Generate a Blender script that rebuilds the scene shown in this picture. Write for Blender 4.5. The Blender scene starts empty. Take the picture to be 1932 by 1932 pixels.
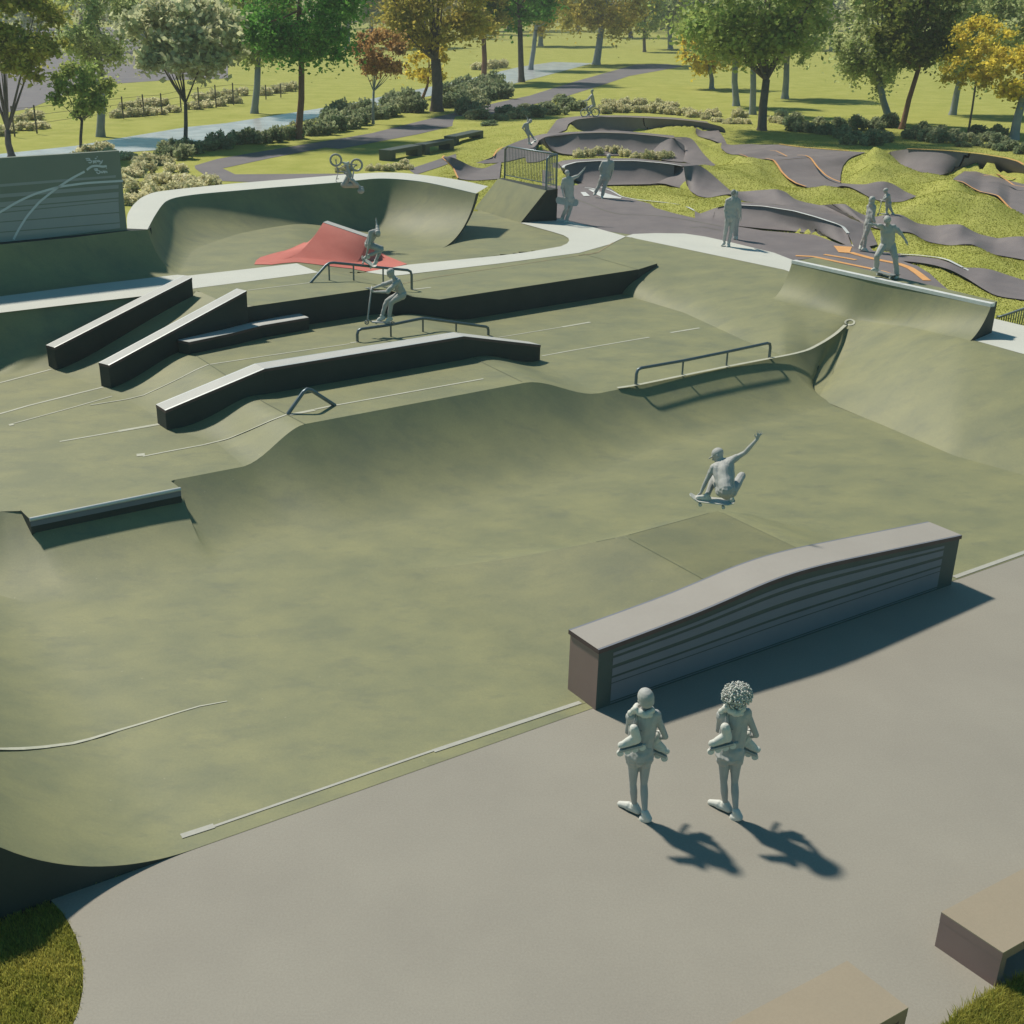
import bpy, bmesh, math, random
import numpy as np
from mathutils import Vector, Matrix, noise
random.seed(7); np.random.seed(7)
PI=math.pi; R=math.radians
sc=bpy.context.scene
COL=sc.collection
# ---------------------------------------------------------------- camera model (used to turn survey pixels into places)
F=2280.;CX=820.;CY=966.;H=8.57;P=math.atan(966/F);CP=math.cos(P);SP=math.sin(P)
def ray(x,y):
    a=(x-CX)/F;b=-(y-CY)/F
    return a,CP+b*SP,-SP+b*CP
def at(x,y,z=0.):
    dx,dy,dz=ray(x,y);t=(z-H)/dz
    return Vector((dx*t,dy*t,z))
def atY(x,y,Y):
    dx,dy,dz=ray(x,y);t=Y/dy
    return Vector((dx*t,Y,H+dz*t))
def pr(v):
    z=v[2]-H;d=v[1]*CP-z*SP;u=v[1]*SP+z*CP
    return CX+F*v[0]/d,CY-F*u/d
def ztop(b,py):            # height of the point straight above b that is seen at row py
    lo,hi=b[2]-1,b[2]+8
    for _ in range(40):
        m=(lo+hi)/2
        if pr((b[0],b[1],m))[1]>py: lo=m
        else: hi=m
    return (lo+hi)/2
def crop(s,ox,oy): return lambda x,y,*r:(ox+x*s,oy+y*s)+r
c4=crop(.34145,0,263.9);c5=crop(.34145,471.2,263.9);c6=crop(.26829,942.4,169.6);c7=crop(.26829,1413.7,235.6);c8=crop(.41463,1130.9,518.3)
d1=crop(.34145,0,518.3);d2=crop(.34145,565.5,518.3);d3=crop(.46341,1036.7,772.8);d5=crop(.34145,0,1272.3);d6=crop(.31707,1319.4,1555)
d7=crop(.09756,1281.7,791.6);d8=crop(.19505,603.2,263.9);t1=crop(.34145,0,0);t2=crop(.34145,640.9,0);t3=crop(.34145,1272.3,0)
e1=crop(.17073,942.4,188.5);e2=crop(.19512,1225.2,254.5);e3=crop(.19512,1555,254.5);e4=crop(.19512,1366.5,358.1);e5=crop(.07805,113.1,282.7)
e6=crop(.15122,1159.2,1291.1);e7=crop(.09756,923.6,263.9);e8=crop(.05854,603.2,273.3)
ID=crop(1,0,0)
def W(k,pts,dz=0):         # survey points (x,y,z) of one sheet -> places
    return [at(*k(x,y),z+dz) for x,y,z in pts]
# ---------------------------------------------------------------- materials
def mat(name,col,rough=.75,noise_amt=0.,nscale=3.,col2=None,bump=0.,bscale=40.,spec=.3,metal=0.,ramp=(.35,.65),fine=0.,detail=6,stretch=None,transl=0.,island=0.):
    m=bpy.data.materials.new(name);m.use_nodes=True;nt=m.node_tree;N=nt.nodes;L=nt.links
    b=N['Principled BSDF'];b.inputs['Roughness'].default_value=rough;b.inputs['Specular IOR Level'].default_value=spec;b.inputs['Metallic'].default_value=metal
    out=N['Material Output']
    tc=N.new('ShaderNodeTexCoord');src=tc.outputs['Object']
    g=N.new('ShaderNodeNewGeometry');pos=g.outputs['Position']
    if stretch:
        mp=N.new('ShaderNodeMapping');mp.inputs['Scale'].default_value=stretch;mp.inputs['Rotation'].default_value=(0,0,R(-31));L.new(pos,mp.inputs[0]);pos=mp.outputs[0]
    cur=None
    rgb=N.new('ShaderNodeRGB');rgb.outputs[0].default_value=(*col,1);cur=rgb.outputs[0]
    if col2:
        n=N.new('ShaderNodeTexNoise');n.inputs['Scale'].default_value=nscale;n.inputs['Detail'].default_value=detail;n.inputs['Roughness'].default_value=.62;L.new(pos,n.inputs['Vector'])
        r=N.new('ShaderNodeMapRange');r.inputs[1].default_value=ramp[0];r.inputs[2].default_value=ramp[1];L.new(n.outputs[0],r.inputs[0])
        mx=N.new('ShaderNodeMix');mx.data_type='RGBA';L.new(r.outputs[0],mx.inputs[0]);L.new(cur,mx.inputs[6]);mx.inputs[7].default_value=(*col2,1);cur=mx.outputs[2]
    if fine:
        n=N.new('ShaderNodeTexNoise');n.inputs['Scale'].default_value=bscale;n.inputs['Detail'].default_value=4;L.new(g.outputs['Position'],n.inputs['Vector'])
        r=N.new('ShaderNodeMapRange');r.inputs[1].default_value=.3;r.inputs[2].default_value=.7;r.inputs[3].default_value=1-fine;r.inputs[4].default_value=1+fine;L.new(n.outputs[0],r.inputs[0])
        mm=N.new('ShaderNodeVectorMath');mm.operation='SCALE';L.new(cur,mm.inputs[0]);L.new(r.outputs[0],mm.inputs['Scale']);cur=mm.outputs[0]
    if island:
        r=N.new('ShaderNodeMapRange');r.inputs[3].default_value=1-island;r.inputs[4].default_value=1+island;L.new(g.outputs['Random Per Island'],r.inputs[0])
        mm=N.new('ShaderNodeVectorMath');mm.operation='SCALE';L.new(cur,mm.inputs[0]);L.new(r.outputs[0],mm.inputs['Scale']);cur=mm.outputs[0]
    L.new(cur,b.inputs['Base Color'])
    if bump:
        n=N.new('ShaderNodeTexNoise');n.inputs['Scale'].default_value=bscale;n.inputs['Detail'].default_value=5;L.new(g.outputs['Position'],n.inputs['Vector'])
        bp=N.new('ShaderNodeBump');bp.inputs['Strength'].default_value=bump;bp.inputs['Distance'].default_value=.02;L.new(n.outputs[0],bp.inputs['Height']);L.new(bp.outputs[0],b.inputs['Normal'])
    if transl:
        t=N.new('ShaderNodeBsdfTranslucent');L.new(cur,t.inputs[0]);ms=N.new('ShaderNodeMixShader');ms.inputs[0].default_value=transl;L.new(b.outputs[0],ms.inputs[1]);L.new(t.outputs[0],ms.inputs[2]);L.new(ms.outputs[0],out.inputs[0])
    return m
M={}
M['green']=mat('green_concrete',(.20,.212,.122),.6,col2=(.268,.268,.138),nscale=.9,bump=.06,bscale=30,fine=.05,stretch=(1,1.3,1),spec=.35,ramp=(.34,.66),detail=9)
def stain_layer(m):        # dark rubbed patches and tiny pale specks, fixed to the floor itself
    nt=m.node_tree;N=nt.nodes;L=nt.links;b=N['Principled BSDF'];src=b.inputs['Base Color'].links[0].from_socket
    g=N.new('ShaderNodeNewGeometry');mp=N.new('ShaderNodeMapping');mp.inputs['Scale'].default_value=(1.2,2.4,1);mp.inputs['Rotation'].default_value=(0,0,R(-25));L.new(g.outputs['Position'],mp.inputs[0])
    n=N.new('ShaderNodeTexNoise');n.inputs['Scale'].default_value=.9;n.inputs['Detail'].default_value=9;n.inputs['Roughness'].default_value=.72;L.new(mp.outputs[0],n.inputs['Vector'])
    r=N.new('ShaderNodeMapRange');r.inputs[1].default_value=.52;r.inputs[2].default_value=.72;r.inputs[3].default_value=0;r.inputs[4].default_value=.6;L.new(n.outputs[0],r.inputs[0])
    mx=N.new('ShaderNodeMix');mx.data_type='RGBA';L.new(r.outputs[0],mx.inputs[0]);L.new(src,mx.inputs[6]);mx.inputs[7].default_value=(.15,.165,.115,1)
    v=N.new('ShaderNodeTexVoronoi');v.inputs['Scale'].default_value=3.1;L.new(g.outputs['Position'],v.inputs['Vector'])
    r2=N.new('ShaderNodeMapRange');r2.inputs[1].default_value=.05;r2.inputs[2].default_value=.03;r2.inputs[3].default_value=0;r2.inputs[4].default_value=.35;L.new(v.outputs['Distance'],r2.inputs[0])
    m2=N.new('ShaderNodeMix');m2.data_type='RGBA';L.new(r2.outputs[0],m2.inputs[0]);L.new(mx.outputs[2],m2.inputs[6]);m2.inputs[7].default_value=(.42,.42,.30,1)
    L.new(m2.outputs[2],b.inputs['Base Color'])
stain_layer(M['green'])
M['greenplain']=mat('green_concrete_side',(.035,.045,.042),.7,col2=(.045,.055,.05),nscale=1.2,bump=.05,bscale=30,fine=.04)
M['plaza']=mat('plaza_concrete',(.292,.274,.232),.75,col2=(.322,.303,.255),nscale=.45,bump=.08,bscale=42,fine=.06,detail=9)
M['strip']=mat('pale_concrete',(.56,.575,.52),.7,col2=(.60,.61,.55),nscale=.8,bump=.04,fine=.03)
M['asphalt']=mat('asphalt',(.17,.15,.155),.7,col2=(.21,.185,.185),nscale=1.1,bump=.25,bscale=60,fine=.18,spec=.35)
M['path']=mat('path_asphalt',(.16,.15,.165),.8,col2=(.2,.185,.19),nscale=.5,bump=.1,fine=.1)
M['dark']=mat('dark_plinth',(.085,.06,.06),.55,col2=(.11,.075,.075),nscale=2,bump=.03)
M['steel']=mat('galvanised_steel',(.13,.17,.19),.38,metal=.6,col2=(.16,.2,.22),nscale=6,spec=.5)
M['edge']=mat('bright_steel_edge',(.62,.64,.62),.35,metal=.3,spec=.5,col2=(.56,.58,.57),nscale=5)
M['cap']=mat('cap_slab',(.47,.475,.45),.6,col2=(.52,.52,.49),nscale=1.5,fine=.04,bump=.04)
M['red']=mat('red_paint',(.56,.16,.125),.6,col2=(.62,.19,.15),nscale=1.5,bump=.04,fine=.04)
M['white']=mat('white_paint',(.72,.74,.72),.55,col2=(.62,.64,.62),nscale=4,fine=.05)
M['softline']=mat('worn_line_paint',(.52,.52,.43),.6,col2=(.44,.45,.35),nscale=5,fine=.06)
M['greyline']=mat('grey_line_paint',(.45,.45,.40),.6,col2=(.40,.40,.35),nscale=4,fine=.05)
M['orange']=mat('orange_paint',(.78,.42,.16),.55,col2=(.70,.35,.13),nscale=4,fine=.05)
M['orangefaint']=mat('faint_orange_paint',(.40,.30,.18),.6,col2=(.33,.30,.18),nscale=5)
M['seam']=mat('dark_joint',(.15,.165,.11),.8,col2=(.18,.2,.13),nscale=3)
M['clay']=mat('grey_clay',(.40,.405,.39),.6,col2=(.46,.46,.44),nscale=7,bump=.25,bscale=16,spec=.3)
M['claypale']=mat('pale_clay',(.62,.62,.57),.55,col2=(.67,.67,.61),nscale=9,bump=.2,bscale=18)
M['claydark']=mat('dark_clay',(.20,.22,.22),.6,col2=(.25,.27,.265),nscale=9,bump=.3,bscale=25)
M['box_top']=mat('box_top_board',(.36,.335,.30),.6,col2=(.38,.355,.32),nscale=1,fine=.03)
M['box_end']=mat('brown_end_board',(.24,.17,.16),.5,col2=(.28,.2,.18),nscale=.8)
M['box_frame']=mat('dark_green_board',(.07,.095,.088),.6,col2=(.085,.11,.10),nscale=2)
M['band']=mat('slate_blue_band',(.185,.20,.235),.6,col2=(.20,.215,.25),nscale=2)
M['panel']=mat('green_panel',(.20,.23,.195),.7,col2=(.215,.245,.205),nscale=1)
M['pband']=mat('blue_grey_band',(.32,.34,.345),.7,col2=(.34,.36,.365),nscale=1)
M['pline']=mat('chalk_white_line',(.62,.65,.69),.6)
M['bench']=mat('brown_bench_board',(.33,.28,.205),.6,col2=(.35,.295,.215),nscale=1.5,fine=.03)
M['grass']=mat('lawn_grass',(.31,.335,.07),.9,col2=(.43,.43,.12),nscale=.6,bump=.9,bscale=22,fine=.35,spec=.1,ramp=(.3,.7))
M['blade']=mat('grass_blades',(.34,.36,.07),.8,col2=(.46,.44,.11),nscale=1.5,spec=.1,island=.2,transl=.5)
M['blade2']=mat('grass_blades_near',(.36,.38,.07),.7,col2=(.58,.54,.13),nscale=2.5,spec=.2,island=.4,transl=.5)
M['water']=mat('water',(.42,.44,.44),.25,col2=(.62,.64,.64),nscale=.8,bump=.5,bscale=3,spec=.8)
M['bark']=mat('bark',(.12,.105,.10),.9,col2=(.18,.15,.14),nscale=4,bump=.6,bscale=8)
M['barkred']=mat('pine_bark',(.24,.12,.08),.9,col2=(.3,.17,.12),nscale=4,bump=.6,bscale=8)
M['barkpale']=mat('pale_bark',(.25,.29,.32),.85,col2=(.33,.36,.37),nscale=3,bump=.5,bscale=8)
M['wood']=mat('fence_wood',(.13,.12,.11),.9,col2=(.17,.15,.13),nscale=5)
def leaf(n,a,b,tr=.35): M[n]=mat(n,a,.55,col2=b,nscale=.5,spec=.25,island=.3,transl=tr+.05,detail=3)
leaf('leaf_olive',(.32,.38,.08),(.54,.51,.13),.55);leaf('leaf_deep',(.09,.30,.05),(.22,.44,.08),.5);leaf('leaf_pale',(.55,.60,.36),(.75,.74,.46),.5);leaf('leaf_willow',(.48,.58,.24),(.66,.70,.36),.5)
leaf('leaf_ochre',(.46,.43,.10),(.64,.52,.11),.5);leaf('leaf_gold',(.78,.64,.07),(.88,.74,.14),.55);leaf('leaf_rust',(.45,.25,.09),(.58,.37,.14),.5);leaf('leaf_mid',(.30,.42,.11),(.48,.54,.17),.5);leaf('leaf_dark',(.11,.17,.035),(.26,.29,.06),.45)
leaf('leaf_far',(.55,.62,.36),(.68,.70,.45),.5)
leaf('shrub_cream',(.60,.58,.33),(.90,.84,.55),.45);leaf('shrub_green',(.20,.28,.15),(.50,.52,.30),.45)
# ---------------------------------------------------------------- object helpers
def tag(o,label=None,cat=None,group=None,kind=None):
    if label:o['label']=label
    if cat:o['category']=cat
    if group:o['group']=group
    if kind:o['kind']=kind
    return o
def empty(name,loc,label,cat,group=None):
    o=bpy.data.objects.new(name,None);COL.objects.link(o);o.location=loc;o.empty_display_size=.2
    return tag(o,label,cat,group)
class MB:
    def __init__(s): s.v=[];s.f=[]
    def add(s,vs,fs):
        n=len(s.v);s.v+=[tuple(v) for v in vs];s.f+=[tuple(i+n for i in f) for f in fs];return s
    def poly(s,pts):                       # filled flat-ish polygon facing up
        bm=bmesh.new();vv=[bm.verts.new(p) for p in pts];es=[bm.edges.new((vv[i],vv[(i+1)%len(vv)])) for i in range(len(vv))]
        bmesh.ops.triangle_fill(bm,edges=es,use_beauty=True);bm.normal_update()
        bm.verts.index_update();fs=[]
        for f in bm.faces:
            ids=[v.index for v in f.verts]
            if f.normal.z<0: ids.reverse()
            fs.append(ids)
        s.add([v.co[:] for v in bm.verts],fs);bm.free();return s
    def prism(s,top,zb):                   # top polygon extruded straight down to zb (number or list)
        n=len(top);zs=zb if isinstance(zb,(list,tuple)) else [zb]*n
        s.poly(top)
        a=[tuple(p) for p in top]+[(top[i][0],top[i][1],zs[i]) for i in range(n)]
        s.add(a,[(i,(i+1)%n,n+(i+1)%n,n+i) for i in range(n)]+[tuple(range(2*n-1,n-1,-1))]);return s
    def grid(s,rows):
        n=len(rows[0]);vs=[p for r in rows for p in r]
        s.add(vs,[(i*n+j,i*n+j+1,(i+1)*n+j+1,(i+1)*n+j) for i in range(len(rows)-1) for j in range(n-1)]);return s
    def box(s,c,sz,rz=0,rot=None):
        m=rot if rot is not None else Matrix.Rotation(rz,3,'Z')
        vs=[Vector(c)+m@Vector((x*sz[0]/2,y*sz[1]/2,z*sz[2]/2)) for x in(-1,1) for y in(-1,1) for z in(-1,1)]
        return s.add(vs,[(0,1,3,2),(4,6,7,5),(0,4,5,1),(2,3,7,6),(0,2,6,4),(1,5,7,3)])
    def tube(s,pts,r,n=8,cap=True):
        pts=[Vector(p) for p in pts];rs=r if isinstance(r,(list,tuple)) else [r]*len(pts)
        rows=[];up=None
        for i,p in enumerate(pts):
            t=(pts[min(i+1,len(pts)-1)]-pts[max(i-1,0)])
            if t.length<1e-6:t=Vector((0,0,1))
            t.normalize()
            if up is None: up=Vector((0,0,1)) if abs(t.z)<.9 else Vector((1,0,0))
            a=t.cross(up)
            if a.length<1e-3: a=t.cross(Vector((0,1,0)))
            a.normalize();b=a.cross(t).normalized();up=b
            rows.append([p+(a*math.cos(k*2*PI/n)+b*math.sin(k*2*PI/n))*rs[i] for k in range(n)])
        vs=[v for r_ in rows for v in r_];fs=[(i*n+k,i*n+(k+1)%n,(i+1)*n+(k+1)%n,(i+1)*n+k) for i in range(len(rows)-1) for k in range(n)]
        if cap: fs+=[tuple(range(n-1,-1,-1)),tuple(range((len(rows)-1)*n,len(rows)*n))]
        return s.add(vs,fs)
    def ball(s,c,r,n=10,rot=None):
        r=r if isinstance(r,(list,tuple)) else (r,r,r);vs=[];m=n//2+1
        for i in range(m+1):
            th=PI*i/m
            for k in range(n):
                v=Vector((math.sin(th)*math.cos(2*PI*k/n)*r[0],math.sin(th)*math.sin(2*PI*k/n)*r[1],math.cos(th)*r[2]))
                if rot is not None:v=rot@v
                vs.append(Vector(c)+v)
        return s.add(vs,[(i*n+k,(i+1)*n+k,(i+1)*n+(k+1)%n,i*n+(k+1)%n) for i in range(m) for k in range(n)])
    def torus(s,c,R_,r,ax,n=28,m=6):
        ax=Vector(ax).normalized();a=ax.orthogonal().normalized();b=ax.cross(a)
        rows=[]
        for i in range(n):
            d=a*math.cos(2*PI*i/n)+b*math.sin(2*PI*i/n)
            rows.append([Vector(c)+d*(R_+r*math.cos(2*PI*k/m))+ax*(r*math.sin(2*PI*k/m)) for k in range(m)])
        vs=[v for q in rows for v in q]
        return s.add(vs,[(i*m+k,((i+1)%n)*m+k,((i+1)%n)*m+(k+1)%m,i*m+(k+1)%m) for i in range(n) for k in range(m)])
    def build(s,name,m,parent=None,smooth=False,weld=False,recalc=True,auto=None):
        me=bpy.data.meshes.new(name);rt0=parent
        while rt0 is not None and rt0.parent is not None: rt0=rt0.parent
        off=Vector(rt0.location) if rt0 is not None else Vector((0,0,0))
        me.from_pydata([(v[0]-off.x,v[1]-off.y,v[2]-off.z) for v in s.v],[],s.f)
        if weld or recalc:
            bm=bmesh.new();bm.from_mesh(me)
            if weld:bmesh.ops.remove_doubles(bm,verts=bm.verts,dist=1e-4)
            if recalc:bmesh.ops.recalc_face_normals(bm,faces=bm.faces)
            bm.to_mesh(me);bm.free()
        for k in (m if isinstance(m,list) else [m]): me.materials.append(k)
        if smooth: me.polygons.foreach_set('use_smooth',[True]*len(me.polygons))
        if auto: me.set_sharp_from_angle(angle=R(auto))
        me.update()
        o=bpy.data.objects.new(name,me);COL.objects.link(o)
        if parent is not None:
            o.parent=parent
        return o
def subpart(o,thing): return o
def resample(pts,n):
    pts=[Vector(p) for p in pts];d=[0]
    for a,b in zip(pts,pts[1:]):d.append(d[-1]+(b-a).length)
    out=[];j=0
    for i in range(n):
        t=d[-1]*i/(n-1)
        while j<len(d)-2 and d[j+1]<t:j+=1
        q=(t-d[j])/max(1e-9,d[j+1]-d[j]);out.append(pts[j].lerp(pts[j+1],min(1,max(0,q))))
    return out
def smooth(pts,n,it=2):
    q=resample(pts,n)
    for _ in range(it):
        q=[q[0]]+[(q[i-1]+q[i]*2+q[i+1])/4 for i in range(1,n-1)]+[q[-1]]
    return q
def prof(s,kind):
    if kind=='lin':return 1-s
    if kind=='q':return (1-s)**2
    if kind=='qq':
        a=.93;return (1-math.sqrt(max(0,1-(a*(1-s))**2)))/(1-math.sqrt(1-a*a))
    if kind=='s':return 1-(3*s*s-2*s**3)
    if kind=='b':return (1-s)**1.6
def loft(A,B,kind='lin',n=24,m=10,sm=False,matched=False):
    if matched: A=[Vector(a) for a in A];B=[Vector(b) for b in B]
    elif sm: A=smooth(A,n);B=smooth(B,n)
    else: A=resample(A,n);B=resample(B,n)
    rows=[]
    for i in range(m+1):
        s=i/m;g=prof(s,kind);rows.append([Vector((a.x+(b.x-a.x)*s,a.y+(b.y-a.y)*s,b.z+(a.z-b.z)*g)) for a,b in zip(A,B)])
    return rows
def upgrid(mb,rows):       # add rows so that they face up
    a=rows[0][0];b=rows[0][min(1,len(rows[0])-1)];c=rows[-1][0]
    mb.grid(rows)
def ribbon(pts,w,dz=.006,n=None,w2=None):
    pts=[Vector(p) for p in pts]
    if n:pts=smooth(pts,n,1)
    L_,R_=[],[]
    for i,p in enumerate(pts):
        t=pts[min(i+1,len(pts)-1)]-pts[max(i-1,0)];t.z=0;t.normalize();nn=Vector((-t.y,t.x,0))
        ww=w if w2 is None else w+(w2-w)*i/(len(pts)-1)
        L_.append(p+nn*ww/2+Vector((0,0,dz)));R_.append(p-nn*ww/2+Vector((0,0,dz)))
    return [R_,L_]
def struct(o,label=None): o['kind']='structure';return o
def norm_up(o):
    me=o.data
    bm=bmesh.new();bm.from_mesh(me)
    for f in bm.faces:
        if f.normal.z<0:f.normal_flip()
    bm.to_mesh(me);bm.free()
# ---------------------------------------------------------------- world, sun, camera
SAZ=R(-45);SEL=R(52)
w=bpy.data.worlds.new('World');sc.world=w;w.use_nodes=True;nt=w.node_tree;bg=nt.nodes['Background']
sky=nt.nodes.new('ShaderNodeTexSky');sky.sky_type='NISHITA';sky.sun_disc=False;sky.sun_elevation=SEL
to_sun=Vector((-math.cos(SAZ)*math.cos(SEL),-math.sin(SAZ)*math.cos(SEL),math.sin(SEL)))
sky.sun_rotation=math.atan2(to_sun.x,to_sun.y);sky.ozone_density=1.5;sky.dust_density=.1;sky.air_density=1.0
tint=nt.nodes.new('ShaderNodeVectorMath');tint.operation='MULTIPLY';tint.inputs[1].default_value=(.42,1.24,1.2);nt.links.new(sky.outputs[0],tint.inputs[0]);nt.links.new(tint.outputs[0],bg.inputs[0]);bg.inputs[1].default_value=.053
sun=bpy.data.lights.new('sun','SUN');sun.energy=4.4;sun.angle=R(3.4);sun.color=(1,.915,.79)
so=bpy.data.objects.new('sun',sun);COL.objects.link(so);so.rotation_euler=to_sun.to_track_quat('Z','Y').to_euler();so.location=(0,0,60)
cam=bpy.data.cameras.new('camera');co=bpy.data.objects.new('camera',cam);COL.objects.link(co);sc.camera=co
co.location=(0,0,H);co.rotation_euler=(PI/2-P,0,0);cam.sensor_width=36;cam.lens=36*F/1932;cam.shift_x=(966-CX)/1932;cam.clip_end=3000;cam.clip_start=.1
sc.view_settings.view_transform='Standard';sc.view_settings.look='None';sc.view_settings.exposure=.08;sc.view_settings.gamma=1
sc.cycles.max_bounces=6;sc.cycles.diffuse_bounces=1;sc.cycles.transparent_max_bounces=4
# ================================================================ SKATEPARK GROUND
OX,OY=-2.77,10.67;UX,UY=.8547,.519
def uv(x,y):
    dx,dy=x-OX,y-OY;return dx*UX+dy*UY,-dx*UY+dy*UX
def xy(u,v): return OX+u*UX-v*UY,OY+u*UY+v*UX
def ss(a,b,x):
    t=min(1,max(0,(x-a)/(b-a)));return t*t*(3-2*t)
def h0(x,y):
    u,v=uv(x,y);z=0.
    if u<.15:
        s=min(1.98,.15-u);z+=2.7-math.sqrt(2.7*2.7-s*s)
    if 4.5<u<14.5 and v<7:
        if u<8.8:m=(u-5.6)/3.2;m=max(0,m);m=m*m*(1.6-.6*m) if m<1 else 1
        elif u<10.85:m=1
        else:m=max(0,1-(u-10.85)/1.95);m=m*m*(3-2*m)
        vr=3.2+max(0,(8.8-u))*.55+max(0,u-10.85)*-.3
        k=1 if v<vr else max(0,1-(v-vr)/1.1)**2
        z+=.52*m*k
    return z
def at0(x,y,dz=0):
    z=0
    for _ in range(14):
        p=at(x,y,z);z=.5*z+.5*h0(p.x,p.y)
    return at(x,y,z+dz)
pts=[]
us=list(np.arange(-4.2,.2,.12))+list(np.arange(.3,4.6,.6))+list(np.arange(4.8,14.6,.15))+list(np.arange(15,34,1.))
us=sorted(set([round(a,3) for a in us]+[8.8,10.85]))
vs=sorted(set([0.0]+[round(a,3) for a in np.arange(.15,7.2,.15)]+[3.2,8,10,12.5]))
floor=MB();rows=[]
for v in vs:
    r=[]
    for u in us:
        x,y=xy(u,v);r.append((x,y,h0(x,y)+.004))
    rows.append(r)
floor.grid(rows)
fo=floor.build('skatepark_floor',M['green'],smooth=True,auto=14);norm_up(fo);struct(fo)
# side face of the rising end beside the plaza
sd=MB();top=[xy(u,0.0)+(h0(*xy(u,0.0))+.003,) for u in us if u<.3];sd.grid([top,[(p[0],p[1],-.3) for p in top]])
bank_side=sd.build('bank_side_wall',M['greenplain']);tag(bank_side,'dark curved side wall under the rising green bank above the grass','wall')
# ---- upper sheets
def zmesh(name,mb,m=None,sm=True,auto=12):
    o=mb.build(name,m or M['green'],smooth=sm,auto=auto);norm_up(o);return struct(o)
E1,E2,E3,E4,E5,E6=[at(*p) for p in((330,905,.75),(460,880,.75),(575,800,1.25),(990,722,1.25),(1130,742,.75),(1480,672,.75))]
low=.75
def lowz(p): return Vector((p.x,p.y,low))
street=MB()
Lz=[at(-260,1010,low),at(0,965,low),at(*d1(120,1305),low),at(*d1(170,1345),low),at(*d1(995,1182),low),at(*d1(945,1140),low),E1,E2,lowz(E3),lowz(E4),E5,E6,at(1545,640,low),at(1420,585,low),at(1250,520,low),at(1100,520,low),at(830,565,low),at(300,560,low),at(-260,660,low)]
street.poly(Lz);zmesh('street_low_flat',street)
up=MB();Cr=[at(*p,1.25) for p in((575,800),(543,783),(498,759),(423,706),(358,663),(307,633))]
cR=[E4,at(920,689,1.25),at(812,632,1.25),at(745,596,1.25)]
up.poly(Cr+[at(300,600,1.25),at(700,560,1.25)]+cR[::-1]);zmesh('street_high_flat',up)
tl=[E2,at(*d1(1200,930),low),at(*d1(930,850),low),at(*d1(800,745),low),at(*d1(700,690),low),at(*d1(560,640),low)]
rp=MB();rp.grid(loft(Cr,tl,'s',24,10));rp.grid(loft(cR,[E5,at(1055,703,low),at(955,642,low),at(880,598,low)],'s',20,10));zmesh('street_ramp',rp)
# hubba bank from the upper platform down to the low flat
hb=MB();hb.grid(loft([at(266,558,1.9),at(374,549,1.9),at(408,564,1.9),at(478,577,1.9)],[at(103,700,.75),at(150,716,.75),at(215,742,.75),at(300,700,.75)],'b',20,14))
zmesh('hubba_bank',hb)
A_=resample([at(-260,635,1.9)]+W(c4,[(0,953,1.9),(400,905,1.9),(780,862,1.9)]),30);B_=resample(W(c4,[(-700,1340,.75),(0,1305,.75),(100,1287,.75),(330,1268,.75)]),30)
lq=MB();rows=[]
for i in range(17):
    s_=i/16;r=[]
    for k,(a,c) in enumerate(zip(A_,B_)):
        w_=ss(.35,.9,k/29);g=prof(s_,'qq')*(1-w_)+prof(s_,'b')*w_;r.append(Vector((a.x+(c.x-a.x)*s_,a.y+(c.y-a.y)*s_,c.z+(a.z-c.z)*g)))
    rows.append(r)
lq.grid(rows);zmesh('left_quarter_surface',lq)
# platform tops
pt=MB();pt.poly([at(*p,1.9) for p in((266,558),(372,542),(567,509),(597,515),(697,546),(480,577),(408,564),(374,549))][0:8])
pt.grid(loft([at(567,509,1.9),at(597,515,1.9),at(697,546,1.9)],[at(690,513,1.4),at(760,535,1.4),at(829,565,1.4)],'s',10,10))
pr_=[(829,565),(1205,508),(1240,497),(1190,445),(1150,462),(1093,477),(942,497),(780,517),(690,513),(760,535)]
pt.poly([at(x,y,1.4) for x,y in pr_]);zmesh('platform_top',pt)
pf=MB();edge=[at(480,577,1.9),at(697,546,1.9),at(750,557,1.68),at(829,565,1.4),at(1100,524,1.4),at(1205,508,1.4),at(1240,497,1.4)]
edge=[at(380,594,1.9)]+edge
pf.grid([[p-Vector((0,0,.0)) for p in edge],[Vector((p.x,p.y,.6)) for p in edge]])
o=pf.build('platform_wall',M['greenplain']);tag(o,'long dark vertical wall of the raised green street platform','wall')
# bank from the street edge down to the front floor
top=[at(-330,1030,low),at(*d1(-300,1350),low),at(*d1(120,1305),low)]
nrm=Vector((.519,-.8547,0))
def toe(p,k=1.45): 
    return Vector((p.x,p.y,0.001))+nrm*(p.z*k+.75)
bk=MB()
T=[at(-330,1030,low),at(0,965,low),at(*d1(112,1300),low),at(*d1(172,1378),.6),at(*d1(1002,1208),.6),at(*d1(938,1136),low),E1,E2,E3,E4,E5,E6]
def seg(a,c,n,sc=False):
    q=resample([a,c],n)[1:]
    if sc:
        for i_,p in enumerate(q): t_=(i_+1)/(n-1);p.z=a.z+(c.z-a.z)*(3*t_*t_-2*t_**3)
    return q
tt=[T[0]]+seg(T[0],T[1],6)+seg(T[1],T[2],5)+seg(T[2],T[3],3)+seg(T[3],T[4],14)+seg(T[4],T[5],3)+seg(T[5],T[6],3)+seg(T[6],T[7],8)+seg(T[7],T[8],14,True)+seg(T[8],T[9],30)+seg(T[9],T[10],14,True)+seg(T[10],T[11],20)
bb=[toe(p)+(nrm*.7 if 8<=i_<=26 else nrm*0) for i_,p in enumerate(tt)]
for _ in range(24): bb=[bb[0]]+[(bb[i-1]+bb[i]*2+bb[i+1])/4 for i in range(1,len(bb)-1)]+[bb[-1]]
bk.grid(loft(tt,bb,'q',0,18,matched=True));zmesh('front_bank',bk,auto=20)
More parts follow.
